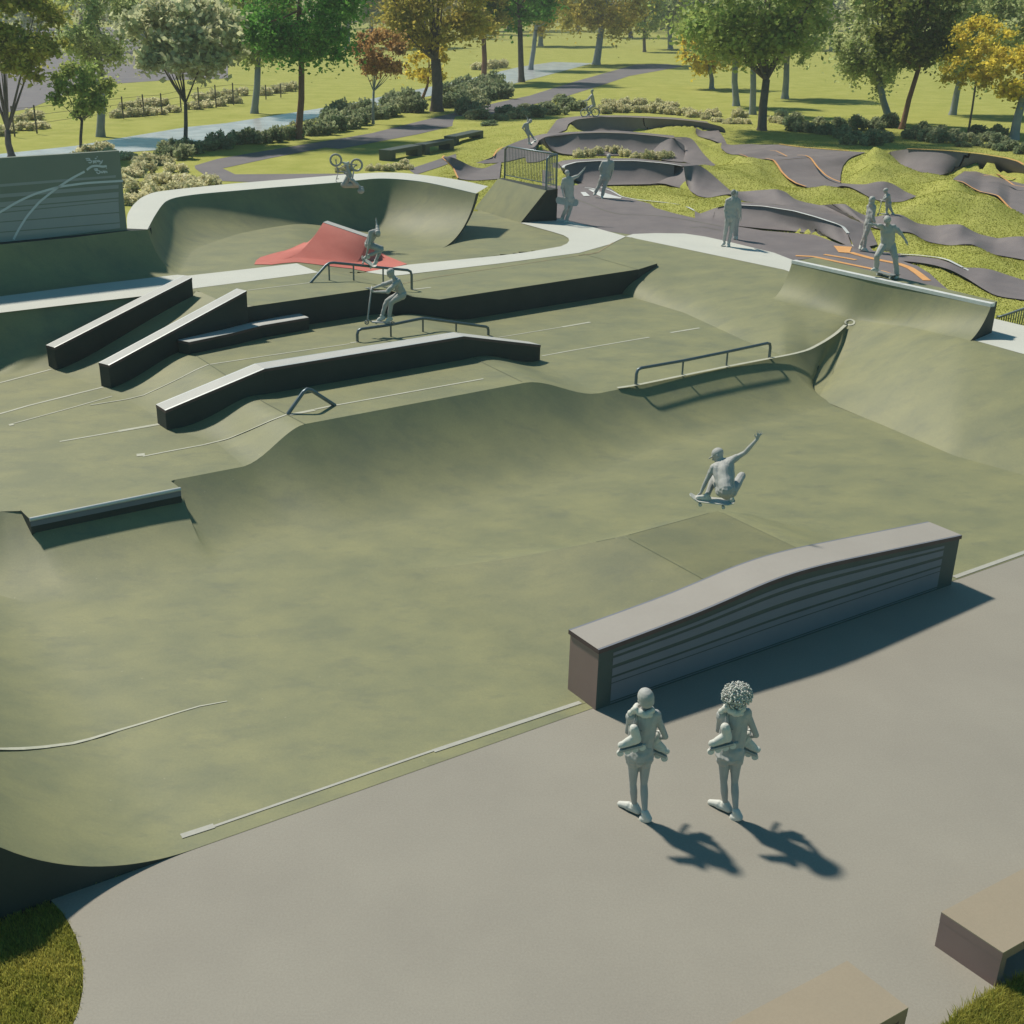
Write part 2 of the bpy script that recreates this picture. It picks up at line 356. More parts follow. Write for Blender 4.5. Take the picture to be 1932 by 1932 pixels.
# big right-hand slope M
mm=MB()
def keyed(K_,m=8):
    out=[]
    for a,c in zip(K_,K_[1:]): out+=[a.lerp(c,i/m) for i in range(m)]
    out.append(K_[-1])
    return out
mt=keyed([at(x,y,1.403) for x,y in((1190,445),(1290,468),(1400,491),(1480,509),(1520,524),(1560,539),(1600,554),(1635,567),(1670,580),(1700,591.5),(1760,614),(1827,639),(1932,668),(2250,755))])
mi=keyed([at(*p) for p in((1192,500,1.30),(1290,525,1.21),(1400,555,1.2),(1480,580,1.2),(1522,588,1.17),(1562,588,1.2),(1605,588,1.23),(1620,603,1.14),(1636,628,1.0),(1656,653,.92),(1720,686,.97),(1815,686,1.2),(1932,740,1.0),(2280,850,.7))])
crs=[at(1600,612,1.04),at(1591,650,.72),at(1572,703,.30),at(1543,752,.02)]
mo=keyed([at(1150,549,.73),at(1290,592,.73),at(1400,642,.74),at(1480,672,.75),at(1525,658,.775),at(1565,640,.885)]+crs+[at(1660,800,0),at(1800,860,0),at(1960,905,0),at(2320,1000,0)])
for _ in range(4): mi[1:-1]=[(mi[i-1]+mi[i]*2+mi[i+1])/4 for i in range(1,len(mi)-1)]
rows=[]
for i in range(25):
    s_=i/24;r=[]
    for a,m_,c in zip(mt,mi,mo):
        # quadratic curve from top through the middle row to the foot
        r.append(a*(1-s_)*(1-2*s_)+m_*4*s_*(1-s_)+c*s_*(2*s_-1))
    rows.append(r)
mm.grid(rows)
hip=resample([at(1480,672,.75),at(1525,658,.775),at(1565,640,.885),at(1600,612,1.04)],20);ft_=resample([toe(at(1480,672,.75)),at(1500,753,0.0),at(1525,753,0.0),at(1543,752,.02)],20);cr_=resample(crs,15);rows=[]
for i in range(15):
    s_=i/14;rows.append([Vector((a.x+(c.x-a.x)*s_,a.y+(c.y-a.y)*s_,c.z+(a.z-c.z)*(1-s_)**2)).lerp(cr_[i]+(a.lerp(c,s_)-hip[-1].lerp(ft_[-1],s_)),(k/19)**3) for k,(a,c) in enumerate(zip(hip,ft_))])
mm.grid(rows)
zmesh('right_slope',mm,auto=30)
# quarter pipe on the right
q=empty('quarter_pipe',at(1680,600,1.4),'green concrete quarter pipe with white coping and dark end wall at the right','quarter pipe')
r0,r1=at(1495,492,2.15),at(1871,574,2.15)
t0,t1_=at(1452,566,1.2),at(*c7(1480,1550),1.27)
from mathutils.bvhtree import BVHTree as BV
def bvh(o): return BV.FromPolygons([v.co.copy() for v in o.data.vertices],[tuple(p.vertices) for p in o.data.polygons])
mB=bvh(bpy.data.objects['right_slope'])
def onM(X,Y,dz=0.,d_=None):
    r_=Vector(ray(X,Y));h=mB.ray_cast(Vector((0,0,H)),r_.normalized())
    return (h[0]+Vector((0,0,dz))) if h[0] is not None else (d_ if d_ is not None else at(X,Y,1.2))
toeQ=[onM(1448+(1813-1448)*i/23,569+(654-569)*i/23,-.01) for i in range(24)]
QR=loft(resample([r0,r1],24),toeQ,'qq',0,18,matched=True);s=MB();s.grid(QR);o=s.build('ramp_face',M['green'],q,smooth=True,recalc=False);norm_up(o)
b0,b1=qb0,qb1=at(*c7(460,932),2.15),at(*c7(1745,1240),2.15)
s=MB();s.grid([[r0+Vector((0,0,-.02)),r1+Vector((0,0,-.02))],[b0,b1]]);o=s.build('deck',M['green'],q);norm_up(o)
s=MB();dv=(r1-r0).normalized();dn=Vector((-dv.y,dv.x,0));dn=dn if (b1-r1).dot(dn)>0 else -dn
s.prism([r0-dn*.03,r1-dn*.03,r1+dn*.13,r0+dn*.13],2.07)
for i in range(4):pass
s.v=[(a,b_,c+.015) for a,b_,c in s.v];s.build('coping',M['white'],q)
s=MB()
fr=[r[-1] for r in QR]
s.add(list(fr)+[Vector((b1.x,b1.y,1.2)),b1],[tuple(range(len(fr)+2))])
fr=[r[0] for r in QR];s.add(list(fr)+[Vector((b0.x,b0.y,1.2)),b0],[tuple(range(len(fr)+2))])
s.add([b0,b1,Vector((b1.x,b1.y,1.2)),Vector((b0.x,b0.y,1.2))],[(0,1,2,3)])
s.build('end_wall',M['greenplain'],q)
# ---------------------------------------------------------------- concrete strips
us=MB();us.poly([at(1120,425,1.396),at(1230,428,1.396),at(1300,464,1.394),at(1200,470,1.394),at(1120,480,1.394)]);zmesh('joint_bed',us)
st=MB();st.poly(W(c4,[(-800,990,1.906),(0,865,1.906),(500,800,1.906),(980,745,1.906),(1040,750,1.906),(1640,682,1.906),(1760,732,1.906),(1090,818,1.906),(780,864,1.906),(400,908,1.906),(0,955,1.906),(-800,1060,1.906)]))
rt=W(c5,[(640,730,1.408),(790,752,1.408)])+[at(942,497,1.408),at(1093,477,1.408),at(1150,461,1.408)]+W(c6,[(890,1030,1.408),(640,960,1.408),(430,908,1.408),(145,935,1.408),(380,1000,1.408),(450,1022,1.408),(485,1042,1.408),(490,1060,1.408),(475,1080,1.408),(430,1100,1.408),(200,1140,1.408),(0,1165,1.408)])+W(c5,[(870,690,1.408)])
st.poly(rt)
st.poly(W(c6,[(885,1030,1.408),(940,1013,1.408),(1100,1007,1.408),(1300,1010,1.408),(1440,1030,1.408),(1580,1060,1.408),(1932,1145,1.408)])+[at(1520,500,1.408),at(1700,560,1.408),at(1845,605,1.408)]+W(c7,[(1705,1358,1.408),(1932,1412,1.408),(2500,1560,1.408),(2500,1790,1.408),(1932,1612,1.408),(1540,1503,1.408)])+[at(1700,590,1.408),at(1480,509,1.408),at(1290,469,1.408)])
struct(st.build('concrete_strip',M['strip']));norm_up(bpy.data.objects['concrete_strip'])
# ---------------------------------------------------------------- bowl
def inside(px_,py_,poly):
    c=False;n=len(poly);j=n-1
    for i in range(n):
        if (poly[i][1]>py_)!=(poly[j][1]>py_) and px_<(poly[j][0]-poly[i][0])*(py_-poly[i][1])/(poly[j][1]-poly[i][1])+poly[i][0]: c=not c
        j=i
    return c
def fb(x): return 1.39+.49*(1-ss(-4.7,-1.6,x))
def atb(X,Y,dz=0):
    z=1.6
    for _ in range(20): z=.5*z+.5*fb(at(X,Y,z).x)
    return at(X,Y,z+dz)
strp=W(c4,[(-300,930,1.88),(0,900,1.88),(980,775,1.88),(1640,700,1.88)])+W(c5,[(640,733,1.39),(870,710,1.39),(1500,620,1.39)])+W(c6,[(430,1115,1.39),(500,1090,1.39),(520,1050,1.39),(380,970,1.39),(145,925,1.39),(300,860,1.39)])+W(c5,[(1500,350,1.39),(1200,400,1.39),(400,440,1.4),(0,460,1.5)])+W(c4,[(1200,520,1.75),(1000,560,1.85),(0,640,1.88),(-300,700,1.88)])
bf=MB();st_=.2
for ix in range(-75,55):
    for iy in range(135,230):
        x,y=ix*st_,iy*st_
        if inside(x+.1,y+.1,strp): bf.add([(x,y,fb(x)),(x+st_,y,fb(x+st_)),(x+st_,y+st_,fb(x+st_)),(x,y+st_,fb(x))],[(0,1,2,3)])
o=bf.build('bowl_floor',M['green'],smooth=True,weld=True);norm_up(o);struct(o)
bw=empty('bowl_wall',at(640,430,1.4),'curved green bowl wall with broad white concrete rim behind the red ramp','bowl wall')
rimL=W(c4,[(-300,606,2.95),(0,578,2.95),(400,540,2.95),(700,503,2.95),(815,497,2.95)])
toeL=W(c4,[(-300,905,1.88),(0,868,1.88),(400,822,1.88),(800,768,1.88),(1000,745,1.88)])
s=MB();s.grid(loft(rimL,toeL,'qq',30,20));o=s.build('left_face',M['green'],bw,smooth=True);norm_up(o)
rimB=W(c4,[(815,497,2.95),(850,430,2.95),(885,375,2.95),(915,340,2.95),(970,318,2.95),(1100,300,2.95),(1500,265,2.95),(1890,235,2.95)])+W(c5,[(700,213,2.95),(800,216,2.95),(900,225,2.93),(980,236,2.92),(1100,262,2.84),(1250,298,2.7)])
toeB=W(c4,[(1000,745,1.88),(1008,725,1.88),(1022,690,1.88),(1045,650,1.88),(1090,612,1.87),(1180,588,1.86),(1300,572,1.84),(1500,556,1.7),(1890,538,1.45)])+W(c5,[(500,535,1.39),(620,525,1.39),(740,528,1.39),(850,545,1.39),(960,570,1.39),(1060,600,1.39)])
s=MB();A=smooth(rimB,70,3);B=smooth(toeB,70,6);s.grid(loft(A,B,'qq',0,26,matched=True));o=s.build('back_face',M['green'],bw,smooth=True);norm_up(o)
outer=W(c4,[(703,490,2.96),(700,440,2.96),(706,405,2.96),(735,360,2.96),(780,318,2.96),(850,288,2.96),(1000,270,2.96),(1300,240,2.96),(1890,193,2.96)])+W(c5,[(700,180,2.96),(850,182,2.95),(1000,200,2.92),(1150,221,2.84),(1317,258,2.7)])
# keep the rim one plane wide, inner edge = wall top
oo=smooth(outer,70,2);A2=[a+Vector((0,0,.012)) for a in A];oo=[Vector((p.x,p.y,a.z)) for p,a in zip(oo,A2)]
s=MB();s.grid([A2,oo]);s.grid([A2,[a-Vector((0,0,.06)) for a in A2]]);o=s.build('concrete_rim',M['strip'],bw,smooth=False)
s=MB();s.grid([[p-Vector((0,0,.004)) for p in oo[:-12]],[Vector((p.x,p.y,.8)) for p in oo[:-12]]])
bk_=[p+Vector((0,.45,0)) for p in rimL];s.grid([bk_,[Vector((p.x,p.y,.8)) for p in bk_]]);s.build('outer_wall',M['greenplain'],bw)
s=MB();s.grid([rimL,bk_]);o=s.build('left_rim',M['greenplain'],bw);norm_up(o)
e=MB();cl_=[r[-1] for r in loft(A,B,'qq',0,26,matched=True)];e.grid([cl_,[p+(oo[-1]-A2[-1]).normalized()*.42*(1-i/26)**.6-Vector((0,0,.02)) for i,p in enumerate(cl_)]])
e.build('rim_end_wall',M['greenplain'],bw)
# steep bank with the railing
kb=empty('steep_bank',at(960,420,1.4),'steep green bank with flat deck and dark triangular end between bowl and asphalt','bank')
kt=[at(*c5(1372,213),2.5),at(*c5(1638,280),2.5)];kl=[at(*c5(1495,460),1.38)+(kt[0]-kt[1]),at(*c5(1495,460),1.38)]
s=MB();s.grid(loft(kt,kl,'lin',8,12));o=s.build('bank_face',M['green'],kb,smooth=True);norm_up(o)
kd=[at(*c5(1400,210),2.5),at(*c5(1702,270),2.5)]
s=MB();s.grid([kt,kd]);o=s.build('deck',M['greenplain'],kb);norm_up(o)
s=MB();fr=[r[-1] for r in loft(kt,kl,'lin',8,12)];s.add(fr+[Vector((kd[1].x,kd[1].y,1.2)),kd[1]],[tuple(range(len(fr)+2))])
s.add([kd[0],kd[1],Vector((kd[1].x,kd[1].y,1.)),Vector((kd[0].x,kd[0].y,1.))],[(0,1,2,3)]);s.build('end_wall',M['greenplain'],kb)
# red ramp
rr=empty('red_ramp',at(650,500,1.4),'red painted spine ramp spreading over the bowl floor','ramp')
def zf(x): return 1.42+max(0,(620-x)/150)*.42
redp=[(25,690),(35,668),(60,650),(110,635),(200,612),(300,575),(500,590),(700,600),(750,640),(870,688),(760,715),(640,728),(560,712),(260,678),(120,692)]
def wz(x,y,k=1.0): return atb(*c5(x,y),.0)
s=MB();s.poly([wz(*p) for p in redp]);bm=bmesh.new();vv=[bm.verts.new(v) for v in s.v]
for f_ in s.f: bm.faces.new([vv[i] for i in f_])
bmesh.ops.subdivide_edges(bm,edges=bm.edges,cuts=7,use_grid_fill=True);bmesh.ops.triangulate(bm,faces=bm.faces);bm.verts.index_update()
s=MB();s.add([(v.co.x,v.co.y,fb(v.co.x)+.012) for v in bm.verts],[[v.index for v in f_.verts] for f_ in bm.faces]);bm.free()
o=s.build('painted_base',M['red'],rr,smooth=True);norm_up(o)
ra,rb=at(*c5(405,457),2.4),at(*c5(650,540),2.05)
la,lb=wz(215,660),wz(580,682)
s=MB();s.grid(loft([ra,rb],[la,lb],'q',14,16));o=s.build('ramp_face',M['red'],rr,smooth=True);norm_up(o)
s=MB();m0=[r[0] for r in loft([ra,rb],[la,lb],'q',14,16)][3:]
s.grid(loft(m0,resample([wz(300,566),wz(200,610),wz(110,638),wz(60,668),wz(110,688),la],14),'q',0,12,matched=True));o=s.build('side_apron',M['red'],rr,smooth=True);norm_up(o)
dr=(rb-ra).normalized();rn=Vector((-dr.y,dr.x,0));rn=rn if rn.y>0 else -rn
rc,rd=ra+rn*.2,rb+rn*.2
rc,rd=ra+rn*.3,rb+rn*.3
s=MB();s.prism([ra,rb,rd,rc],[2.32,1.97,1.97,2.32]);s.v=[(a,b_,c+.012) for a,b_,c in s.v];s.build('coping',M['cap'],rr)
bf2=wz(755,655);be=rc+(bf2-rd);be.z=fb(be.x)+.01
s=MB();s.grid(loft([rc,rd],[be,bf2],'b',10,12));o=s.build('rear_face',M['red'],rr,smooth=True);norm_up(o)
f1=[r[-1] for r in loft([ra,rb],[la,lb],'q',14,16)];f2=[r[-1] for r in loft([rc,rd],[be,bf2],'b',10,12)]
s=MB();s.add(f1+f2[::-1],[tuple(range(len(f1)+len(f2)))]);f1=[r[0] for r in loft([ra,rb],[la,lb],'q',14,16)]
s.build('end_wall',M['red'],rr)
# ================================================================ LEDGES
def ledge(name,label,ftop,btop,zb,cat='ledge',capm='cap',edge=True,group='grind ledges of the street area'):
    """ftop, btop: front and back top edges (same length)"""
    base=Vector(((ftop[0].x+ftop[-1].x)/2,(ftop[0].y+ftop[-1].y)/2,zb));t=empty(name,base,label,cat,group)
    n=len(ftop);b=MB()
    dz=Vector((0,0,.055))
    F_=[p-dz for p in ftop];B_=[p-dz for p in btop]
    rows=[[Vector((p.x,p.y,zb)) for p in F_],F_,B_,[Vector((p.x,p.y,zb)) for p in B_]]
    b.grid(rows);b.add([F_[0],B_[0],Vector((B_[0].x,B_[0].y,zb)),Vector((F_[0].x,F_[0].y,zb))],[(0,1,2,3)]);b.add([F_[-1],B_[-1],Vector((B_[-1].x,B_[-1].y,zb)),Vector((F_[-1].x,F_[-1].y,zb))],[(0,1,2,3)])
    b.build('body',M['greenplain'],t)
    c=MB();o_=.012
    def off(a,b_,k): d=(a-b_);d.z=0;d.normalize();return a+d*k
    F2=[off(a,b_,o_) for a,b_ in zip(ftop,btop)];B2=[off(a,b_,o_) for a,b_ in zip(btop,ftop)]
    lo=Vector((0,0,.06))
    c.grid([[p-lo for p in F2],F2,B2,[p-lo for p in B2]])
    for k in(0,-1): c.add([F2[k],B2[k],B2[k]-lo,F2[k]-lo],[(0,1,2,3)])
    c.build('edge_rail',M['dark'],t)
    k=.16
    tf=[a.lerp(b_,.10)+Vector((0,0,.004)) for a,b_ in zip(F2,B2)];tb=[a.lerp(b_,.90)+Vector((0,0,.004)) for a,b_ in zip(F2,B2)]
    c=MB();c.grid([tf,tb]);o=c.build('top_slab',M[capm],t);norm_up(o)
    if edge:
        for A_,B__ in((F2,tf),(B2,tb)):
            c=MB();c.grid([[p+Vector((0,0,.002)) for p in A_],[p+Vector((0,0,.0)) for p in B__]]);o=c.build('metal_edge',M['edge'],t);norm_up(o)
    return t
z_=1.28
ledge('grind_ledge','sloping hubba ledge with pale top, leftmost, starting beside the dark curved quarter side',W(c4,[(300,1148,1.28),(1060,760,2.28)]),W(c4,[(255,1135,1.28),(1015,748,2.28)]),.6)
ledge('grind_ledge','sloping hubba ledge with pale top, second from left, ending at the platform wall',W(c4,[(600,1246,1.28),(1362,834,2.32)]),W(c4,[(546,1232,1.28),(1310,822,2.32)]),.6)
fC=W(d1,[(912,750,1.15),(1460,520,1.78)])+W(d2,[(905,340,1.78),(1330,388,1.12)]);bC=W(d1,[(862,718,1.15),(1410,492,1.78)])+W(d2,[(850,318,1.78),(1265,370,1.12)])
t=ledge('grind_ledge','long up and down ledge with two kinks and pale top in the street middle',fC,bC,.6)
ledge('grind_ledge','short low kinked ledge in front of the platform wall, partly in shadow',W(c4,[(1042,1118,1.53),(1280,1068,1.54),(1450,1024,1.55),(1705,981,1.55)]),W(c4,[(982,1106,1.53),(1230,1050,1.54),(1400,1007,1.55),(1650,958,1.55)]),1.0)
# flush drop ledge at the front
fl=empty('drop_ledge',at(200,975,.4),'low front ledge with bright metal coping dropping from the street floor','ledge','grind ledges of the street area')
f0,f1=at(*d1(165,1352),.76),at(*d1(998,1183),.76);g0,g1=at(*d1(112,1300),.76),at(*d1(938,1136),.76)
s=MB();s.prism([f0,f1,g1,g0],.1);s.build('body',M['greenplain'],fl)
s=MB();s.grid([[f0+Vector((0,0,.004)),f1+Vector((0,0,.004))],[g0+Vector((0,0,.004)),g1+Vector((0,0,.004))]]);o=s.build('top_slab',M['green'],fl);norm_up(o)
s=MB();s.tube([f0+Vector((0,-.01,.0)),f1+Vector((0,-.01,.0))],.035,10);s.build('coping',M['edge'],fl,smooth=True,auto=40)
s=MB();d_=(f1-f0).normalized();n_=Vector((d_.y,-d_.x,0))
s.add([f0+n_*.006,f1+n_*.006,f1+n_*.006-Vector((0,0,.13)),f0+n_*.006-Vector((0,0,.13))],[(0,1,2,3)]);s.build('steel_band',M['band'],fl)
# ================================================================ RAILS
def rail(label,posts,path,r=.035,rp=.022,name='grind_rail'):
    t=empty(name,Vector(posts[0][0]) if posts else Vector(path[0]),label,'rail','metal grind rails')
    P_=[Vector(p) for p in path];out=[P_[0]]
    for i in range(1,len(P_)-1):
        a,b,c=P_[i-1],P_[i],P_[i+1];k=min(.12,(b-a).length*.4,(c-b).length*.4)
        q0=b+(a-b).normalized()*k;q1=b+(c-b).normalized()*k
        out+=[q0.lerp(b,0)*1,((q0+b*2+q1)/4),q1]
    out.append(P_[-1]);s=MB();s.tube(out,r,10);s.build('top_bar',M['steel'],t,smooth=True,auto=50)
    for a,b in posts:
        s=MB();s.tube([a,b],rp,8);s.build('post',M['steel'],t,smooth=True,auto=50)
    return t
def up_(b,py): return Vector((b.x,b.y,ztop(b,py)))
# upper rail beside the bowl strip
b=[at(*c5(335,790),1.9),at(*c5(440,776),1.9),at(*c5(575,782),1.84),at(*c5(738,805),1.6),at(*c5(895,828),1.4)]
pl=at(*c5(440,776),1.9);A1=up_(b[1],c5(0,676)[1]);A4=up_(b[4],c5(0,722)[1]);A2_=up_(b[2],c5(0,689)[1]);A3=up_(b[3],c5(0,707)[1])
hh=A1.z-.0
rail('kinked grey rail beside the pale strip, skater landing on it',[(b[1],A1),(b[2],A2_),(b[3],A3)],[b[0],A1,A2_,A3,A4,b[4]])
b=[at(*c5(595,1115),1.25),at(*c5(780,1087),1.25),at(*c5(957,1060),1.25),at(*c5(1140,1062),1.02),at(*c5(1318,1082),.75)]
T_=TT=[up_(b[0],c5(0,1048)[1]),up_(b[1],c5(0,1022)[1]),up_(b[2],c5(0,985)[1]),up_(b[3],c5(0,1010)[1]),up_(b[4],c5(0,1034)[1])]
T_peak=T_[1]
rail('peaked grey rail behind the long kinked ledge, scooter rider balancing on it',[(b[i],T_[i]) for i in(1,2,3)],[b[0]]+T_+[b[4]])
b=[at(*c8(165,506),.75),at(*c8(376,462),.75),at(*c8(577,421),.75),at(*c8(772,382),.75)]
T_=[up_(b[0],c8(0,428)[1]),up_(b[1],c8(0,391)[1]),up_(b[2],c8(0,350)[1]),up_(b[3],c8(0,308)[1])]
rail('straight flat grey rail on the bank edge at the right',[(b[1],T_[1]),(b[2],T_[2])],[b[0]]+T_+[b[3]])
b0,b1=at(*d1(1590,771),1.25),at(*d1(1850,722),1.25);md=b0.lerp(b1,.42);
rail('short tent shaped grey rail in front of the long ledge',[],[b0,up_(md,d1(0,622)[1]),b1],r=.04)
# ================================================================ MANUAL BOX ON THE PLAZA
bx=empty('plaza_box',at(1460,1230,0),'large humped plaza box with grey top and blue striped side','box')
fA,fB=at(*d3(187,1224),0),at(*d3(1635,713),0);bkv=at(*d3(77,1151),0)-fA;bkv=Vector((-UY,UX,0))*.60
crv=[(203,975),(400,902),(600,826),(760,757),(860,712),(940,681),(1020,655),(1130,626),(1260,598),(1400,568),(1550,537),(1675,511)]
crv=[d3(*p) for p in crv]
def cy_(x):
    for a,b in zip(crv,crv[1:]):
        if x<=b[0] or b is crv[-1]: return a[1]+(b[1]-a[1])*(x-a[0])/(b[0]-a[0])
NB=60;ft=[]
for i in range(NB+1):
    p=fA.lerp(fB,i/NB);lo,hi=.3,2.
    for _ in range(30):
        m_=(lo+hi)/2;X_,Y_=pr((p.x,p.y,m_))
        if Y_>cy_(X_):lo=m_
        else:hi=m_
    ft.append(Vector((p.x,p.y,lo)))
hz=[p.z for p in ft]
for _ in range(6): hz=[hz[0]]+[(hz[i-1]+2*hz[i]+hz[i+1])/4 for i in range(1,NB)]+[hz[-1]]
print('box heights',hz[0],hz[NB//3],hz[NB//2],hz[-1])
for p,z in zip(ft,hz):p.z=z
bt=[p+bkv for p in ft];dn=Vector((0,0,.06))
s=MB();s.grid([[Vector((p.x,p.y,0)) for p in ft],[p-dn for p in ft]]);s.grid([[Vector((p.x,p.y,0)) for p in bt],[p-dn for p in bt]]);s.build('side_frame',M['box_frame'],bx)
for k in(0,-1):
    s=MB();s.add([Vector((ft[k].x,ft[k].y,0)),ft[k]-dn,bt[k]-dn,Vector((bt[k].x,bt[k].y,0))],[(0,1,2,3)]);s.build('end_board',M['box_end'],bx)
s=MB();ov=Vector((UY,-UX,0))*.02;al=Vector((UX,UY,0))*.02
F2=[p+ov for p in ft];B2=[p-ov for p in bt];F2[0]=F2[0]-al;B2[0]=B2[0]-al;F2[-1]=F2[-1]+al;B2[-1]=B2[-1]+al
s.grid([[p-dn for p in F2],F2,B2,[p-dn for p in B2],[p-dn for p in F2]])
for k in(0,-1): s.add([F2[k],B2[k],B2[k]-dn,F2[k]-dn],[(0,1,2,3)])
s.build('edge_rail',M['dark'],bx)
s=MB();s.grid([[a.lerp(b,.05)+Vector((0,0,.004)) for a,b in zip(F2,B2)],[a.lerp(b,.95)+Vector((0,0,.004)) for a,b in zip(F2,B2)]]);o=s.build('top_board',M['box_top'],bx,smooth=True);norm_up(o)
for sgn in(0,1):
    s=MB();A_,B_=(F2,B2) if sgn==0 else (B2,F2);s.grid([[p+Vector((0,0,.003)) for p in A_],[a.lerp(b,.05)+Vector((0,0,.003)) for a,b in zip(A_,B_)]]);o=s.build('metal_edge',M['band'],bx);norm_up(o)
s=MB();fo_=Vector((UY,-UX,0))*.006
bands=[(.03,.37),(.385,.52),(.545,.68),(.76,.84),(.90,.965)]
# each band follows a blend of the flat foot and the humped top
bands=[(.035,.052,0),(.075,.40,.0),(.415,.50,0),(.535,.665,0),(.72,.835,0),(.875,.925,0)]
i0,i1=int(NB*.035),int(NB*.955)
for lo,hi,_ in bands:
    def hgt(f,i): 
        zt=hz[i]-.06;z0=min(hz[0],hz[-1])-.06;w_=f**1.3
        return f*(z0*(1-w_)+zt*w_)
    s.grid([[Vector((ft[i].x,ft[i].y,hgt(lo,i)))+fo_ for i in range(i0,i1+1)],[Vector((ft[i].x,ft[i].y,hgt(hi,i)))+fo_ for i in range(i0,i1+1)]])
s.build('striped_panel',M['band'],bx)
# ================================================================ BENCHES IN FRONT
def bench(label,c,d,wv,ln,h,th=.11,leg=.09,m='bench',side='box_end',legs=(0,1)):
    """c = corner of the seat (ground), d = unit along, wv = width vector"""
    t=empty('bench',c+d*ln/2+wv/2,label,'bench',None)
    def blk(a0,a1,z0,z1,mm,nm,ins=0.):
        s=MB();w0=wv*ins;w1=wv*(1-ins);q_=[c+d*a0+w0,c+d*a1+w0,c+d*a1+w1,c+d*a0+w1];s.prism([Vector((p.x,p.y,z1)) for p in q_],z0);return s.build(nm,mm,t)
    blk(0,ln,h-th,h-.012,M[side],'seat_frame');blk(0,ln,h-.012,h,M[m],'seat')
    for a in legs: blk(a*(ln-leg)+(.001 if a==0 else -.001),a*(ln-leg)+leg,-.03+c.z,h-th,M[side],'leg',.004)
    return t
zb=.42
pa,pb,pc=at(*d6(1440,522),zb),at(*d6(1808,765),zb),at(*d6(1932,262),zb)
dd=(pc-pa);dd.z=0;dd.normalize();wv=pb-pa;wv.z=0
bench('brown topped concrete bench at the right edge beside the grass',Vector((pa.x,pa.y,0)),dd,wv,2.2,zb,legs=(0,1))
qa,qb=at(*d6(880,812),zb),at(*d6(1245,1090),zb);wv2=qb-qa;wv2.z=0
bench('brown topped concrete bench cut off by the bottom edge',Vector((qa.x,qa.y,0))-dd*2.2,dd,wv2,2.2,zb)
# ================================================================ PANEL WALL WITH LINES AND TAG
pA,pB=at(-60,459,3.0),at(*c4(703,489),3.0);pB2=at(*c4(701,489),3.0)
dpl=(pB-pA);dpl.z=0;dpl.normalize();npl=Vector((dpl.y,-dpl.x,0))
pw=empty('mural_wall',pB,'tall green wall panel with pale stripes, two arcs and chalk tag, upper left','wall')
hp=ztop(pB2,c4(0,60)[1])-3.0;print('panel h',hp)
s=MB();L0=pB2-dpl*7;s.prism([L0.xy.to_3d()+Vector((0,0,3+hp)),pB2.xy.to_3d()+Vector((0,0,3+hp)),pB2.xy.to_3d()-npl*.16+Vector((0,0,3+hp)),L0.xy.to_3d()-npl*.16+Vector((0,0,3+hp))],1.5);s.build('slab',M['panel'],pw)
def onp(X,Y,k=.004):        # a surveyed point on the panel face
    dx,dy,dz=ray(X,Y);o_=Vector((0,0,H));d_=Vector((dx,dy,dz));q_=pB2+npl*k;tt2=(q_-o_).dot(npl)/d_.dot(npl);return o_+d_*tt2
def pband(top,bot,m='pband',nm='stripe',k=.004):
    s=MB();s.grid([[onp(*p,k) for p in top],[onp(*p,k) for p in bot]]);return s.build(nm,M[m],pw)
s=MB()
for tp,bo in (([(-200,262),(0,245),(640,195)],[(-200,276),(0,260),(640,208)]),([(-200,320),(0,300),(655,248)],[(-200,338),(0,320),(655,268)]),([(-200,365),(0,345),(655,288)],[(-200,392),(0,373),(655,318)]),([(-200,398),(0,379),(655,325)],[(-200,400),(0,400),(655,336)]),([(-200,425),(0,406),(655,340)],[(-200,470),(0,452),(658,398)]),([(-200,476),(0,458),(658,404)],[(-200,530),(0,508),(662,455)]),([(-200,536),(0,514),(662,461)],[(-200,590),(0,575),(664,487)])):
    s.grid([[onp(*c4(*p)) for p in tp],[onp(*c4(*p)) for p in bo]])
s.build('striped_field',M['pband'],pw)
def stroke(mb,k,pts,wd,off=.009,n=14):
    P_=[onp(*k(*p),off) for p in pts];P_=smooth(P_,n,1) if len(P_)>2 else P_
    L_=[];R_=[]
    for i,p in enumerate(P_):
        t_=(P_[min(i+1,len(P_)-1)]-P_[max(i-1,0)]).normalized();nn=t_.cross(npl).normalized();L_.append(p+nn*wd/2);R_.append(p-nn*wd/2)
    mb.grid([L_,R_])
s=MB();stroke(s,c4,[(75,550),(100,500),(150,420),(220,340),(320,262),(400,210),(468,175)],.055,n=30);stroke(s,c4,[(-100,455),(0,400),(100,340),(200,295),(330,258),(480,238),(680,226)],.055,n=30);stroke(s,e5,[(650,490),(700,440),(780,395),(900,385),(1040,408),(1130,392)],.055,n=20)
s.build('arc_line',M['pline'],pw)
s=MB();wd=.028
for P_ in ([(620,215),(700,205),(735,225),(690,250)],[(640,250),(760,255),(775,290),(730,325),(690,300)],[(800,255),(815,330)],[(815,260),(845,320),(840,255)],[(845,215),(885,205)],[(860,250),(875,325)],[(890,245),(905,300),(930,240),(945,300)],[(890,165),(910,170)],[(955,250),(975,300),(1010,290),(1030,245)],[(1030,245),(1010,310),(955,350)]):stroke(s,e5,P_,wd,n=10)
for P_ in ([(820,470),(900,450),(920,475),(840,500)],[(860,505),(960,500),(985,545),(930,585),(880,540)],[(995,510),(1005,560),(1040,545),(1045,500)],[(1060,545),(1075,510),(1090,545),(1080,560),(1060,550)],[(1090,560),(1100,505)],[(1125,510),(1140,560)],[(1120,440),(1135,445)]):stroke(s,e5,P_,wd,n=10)
s.build('chalk_tag',M['pline'],pw)
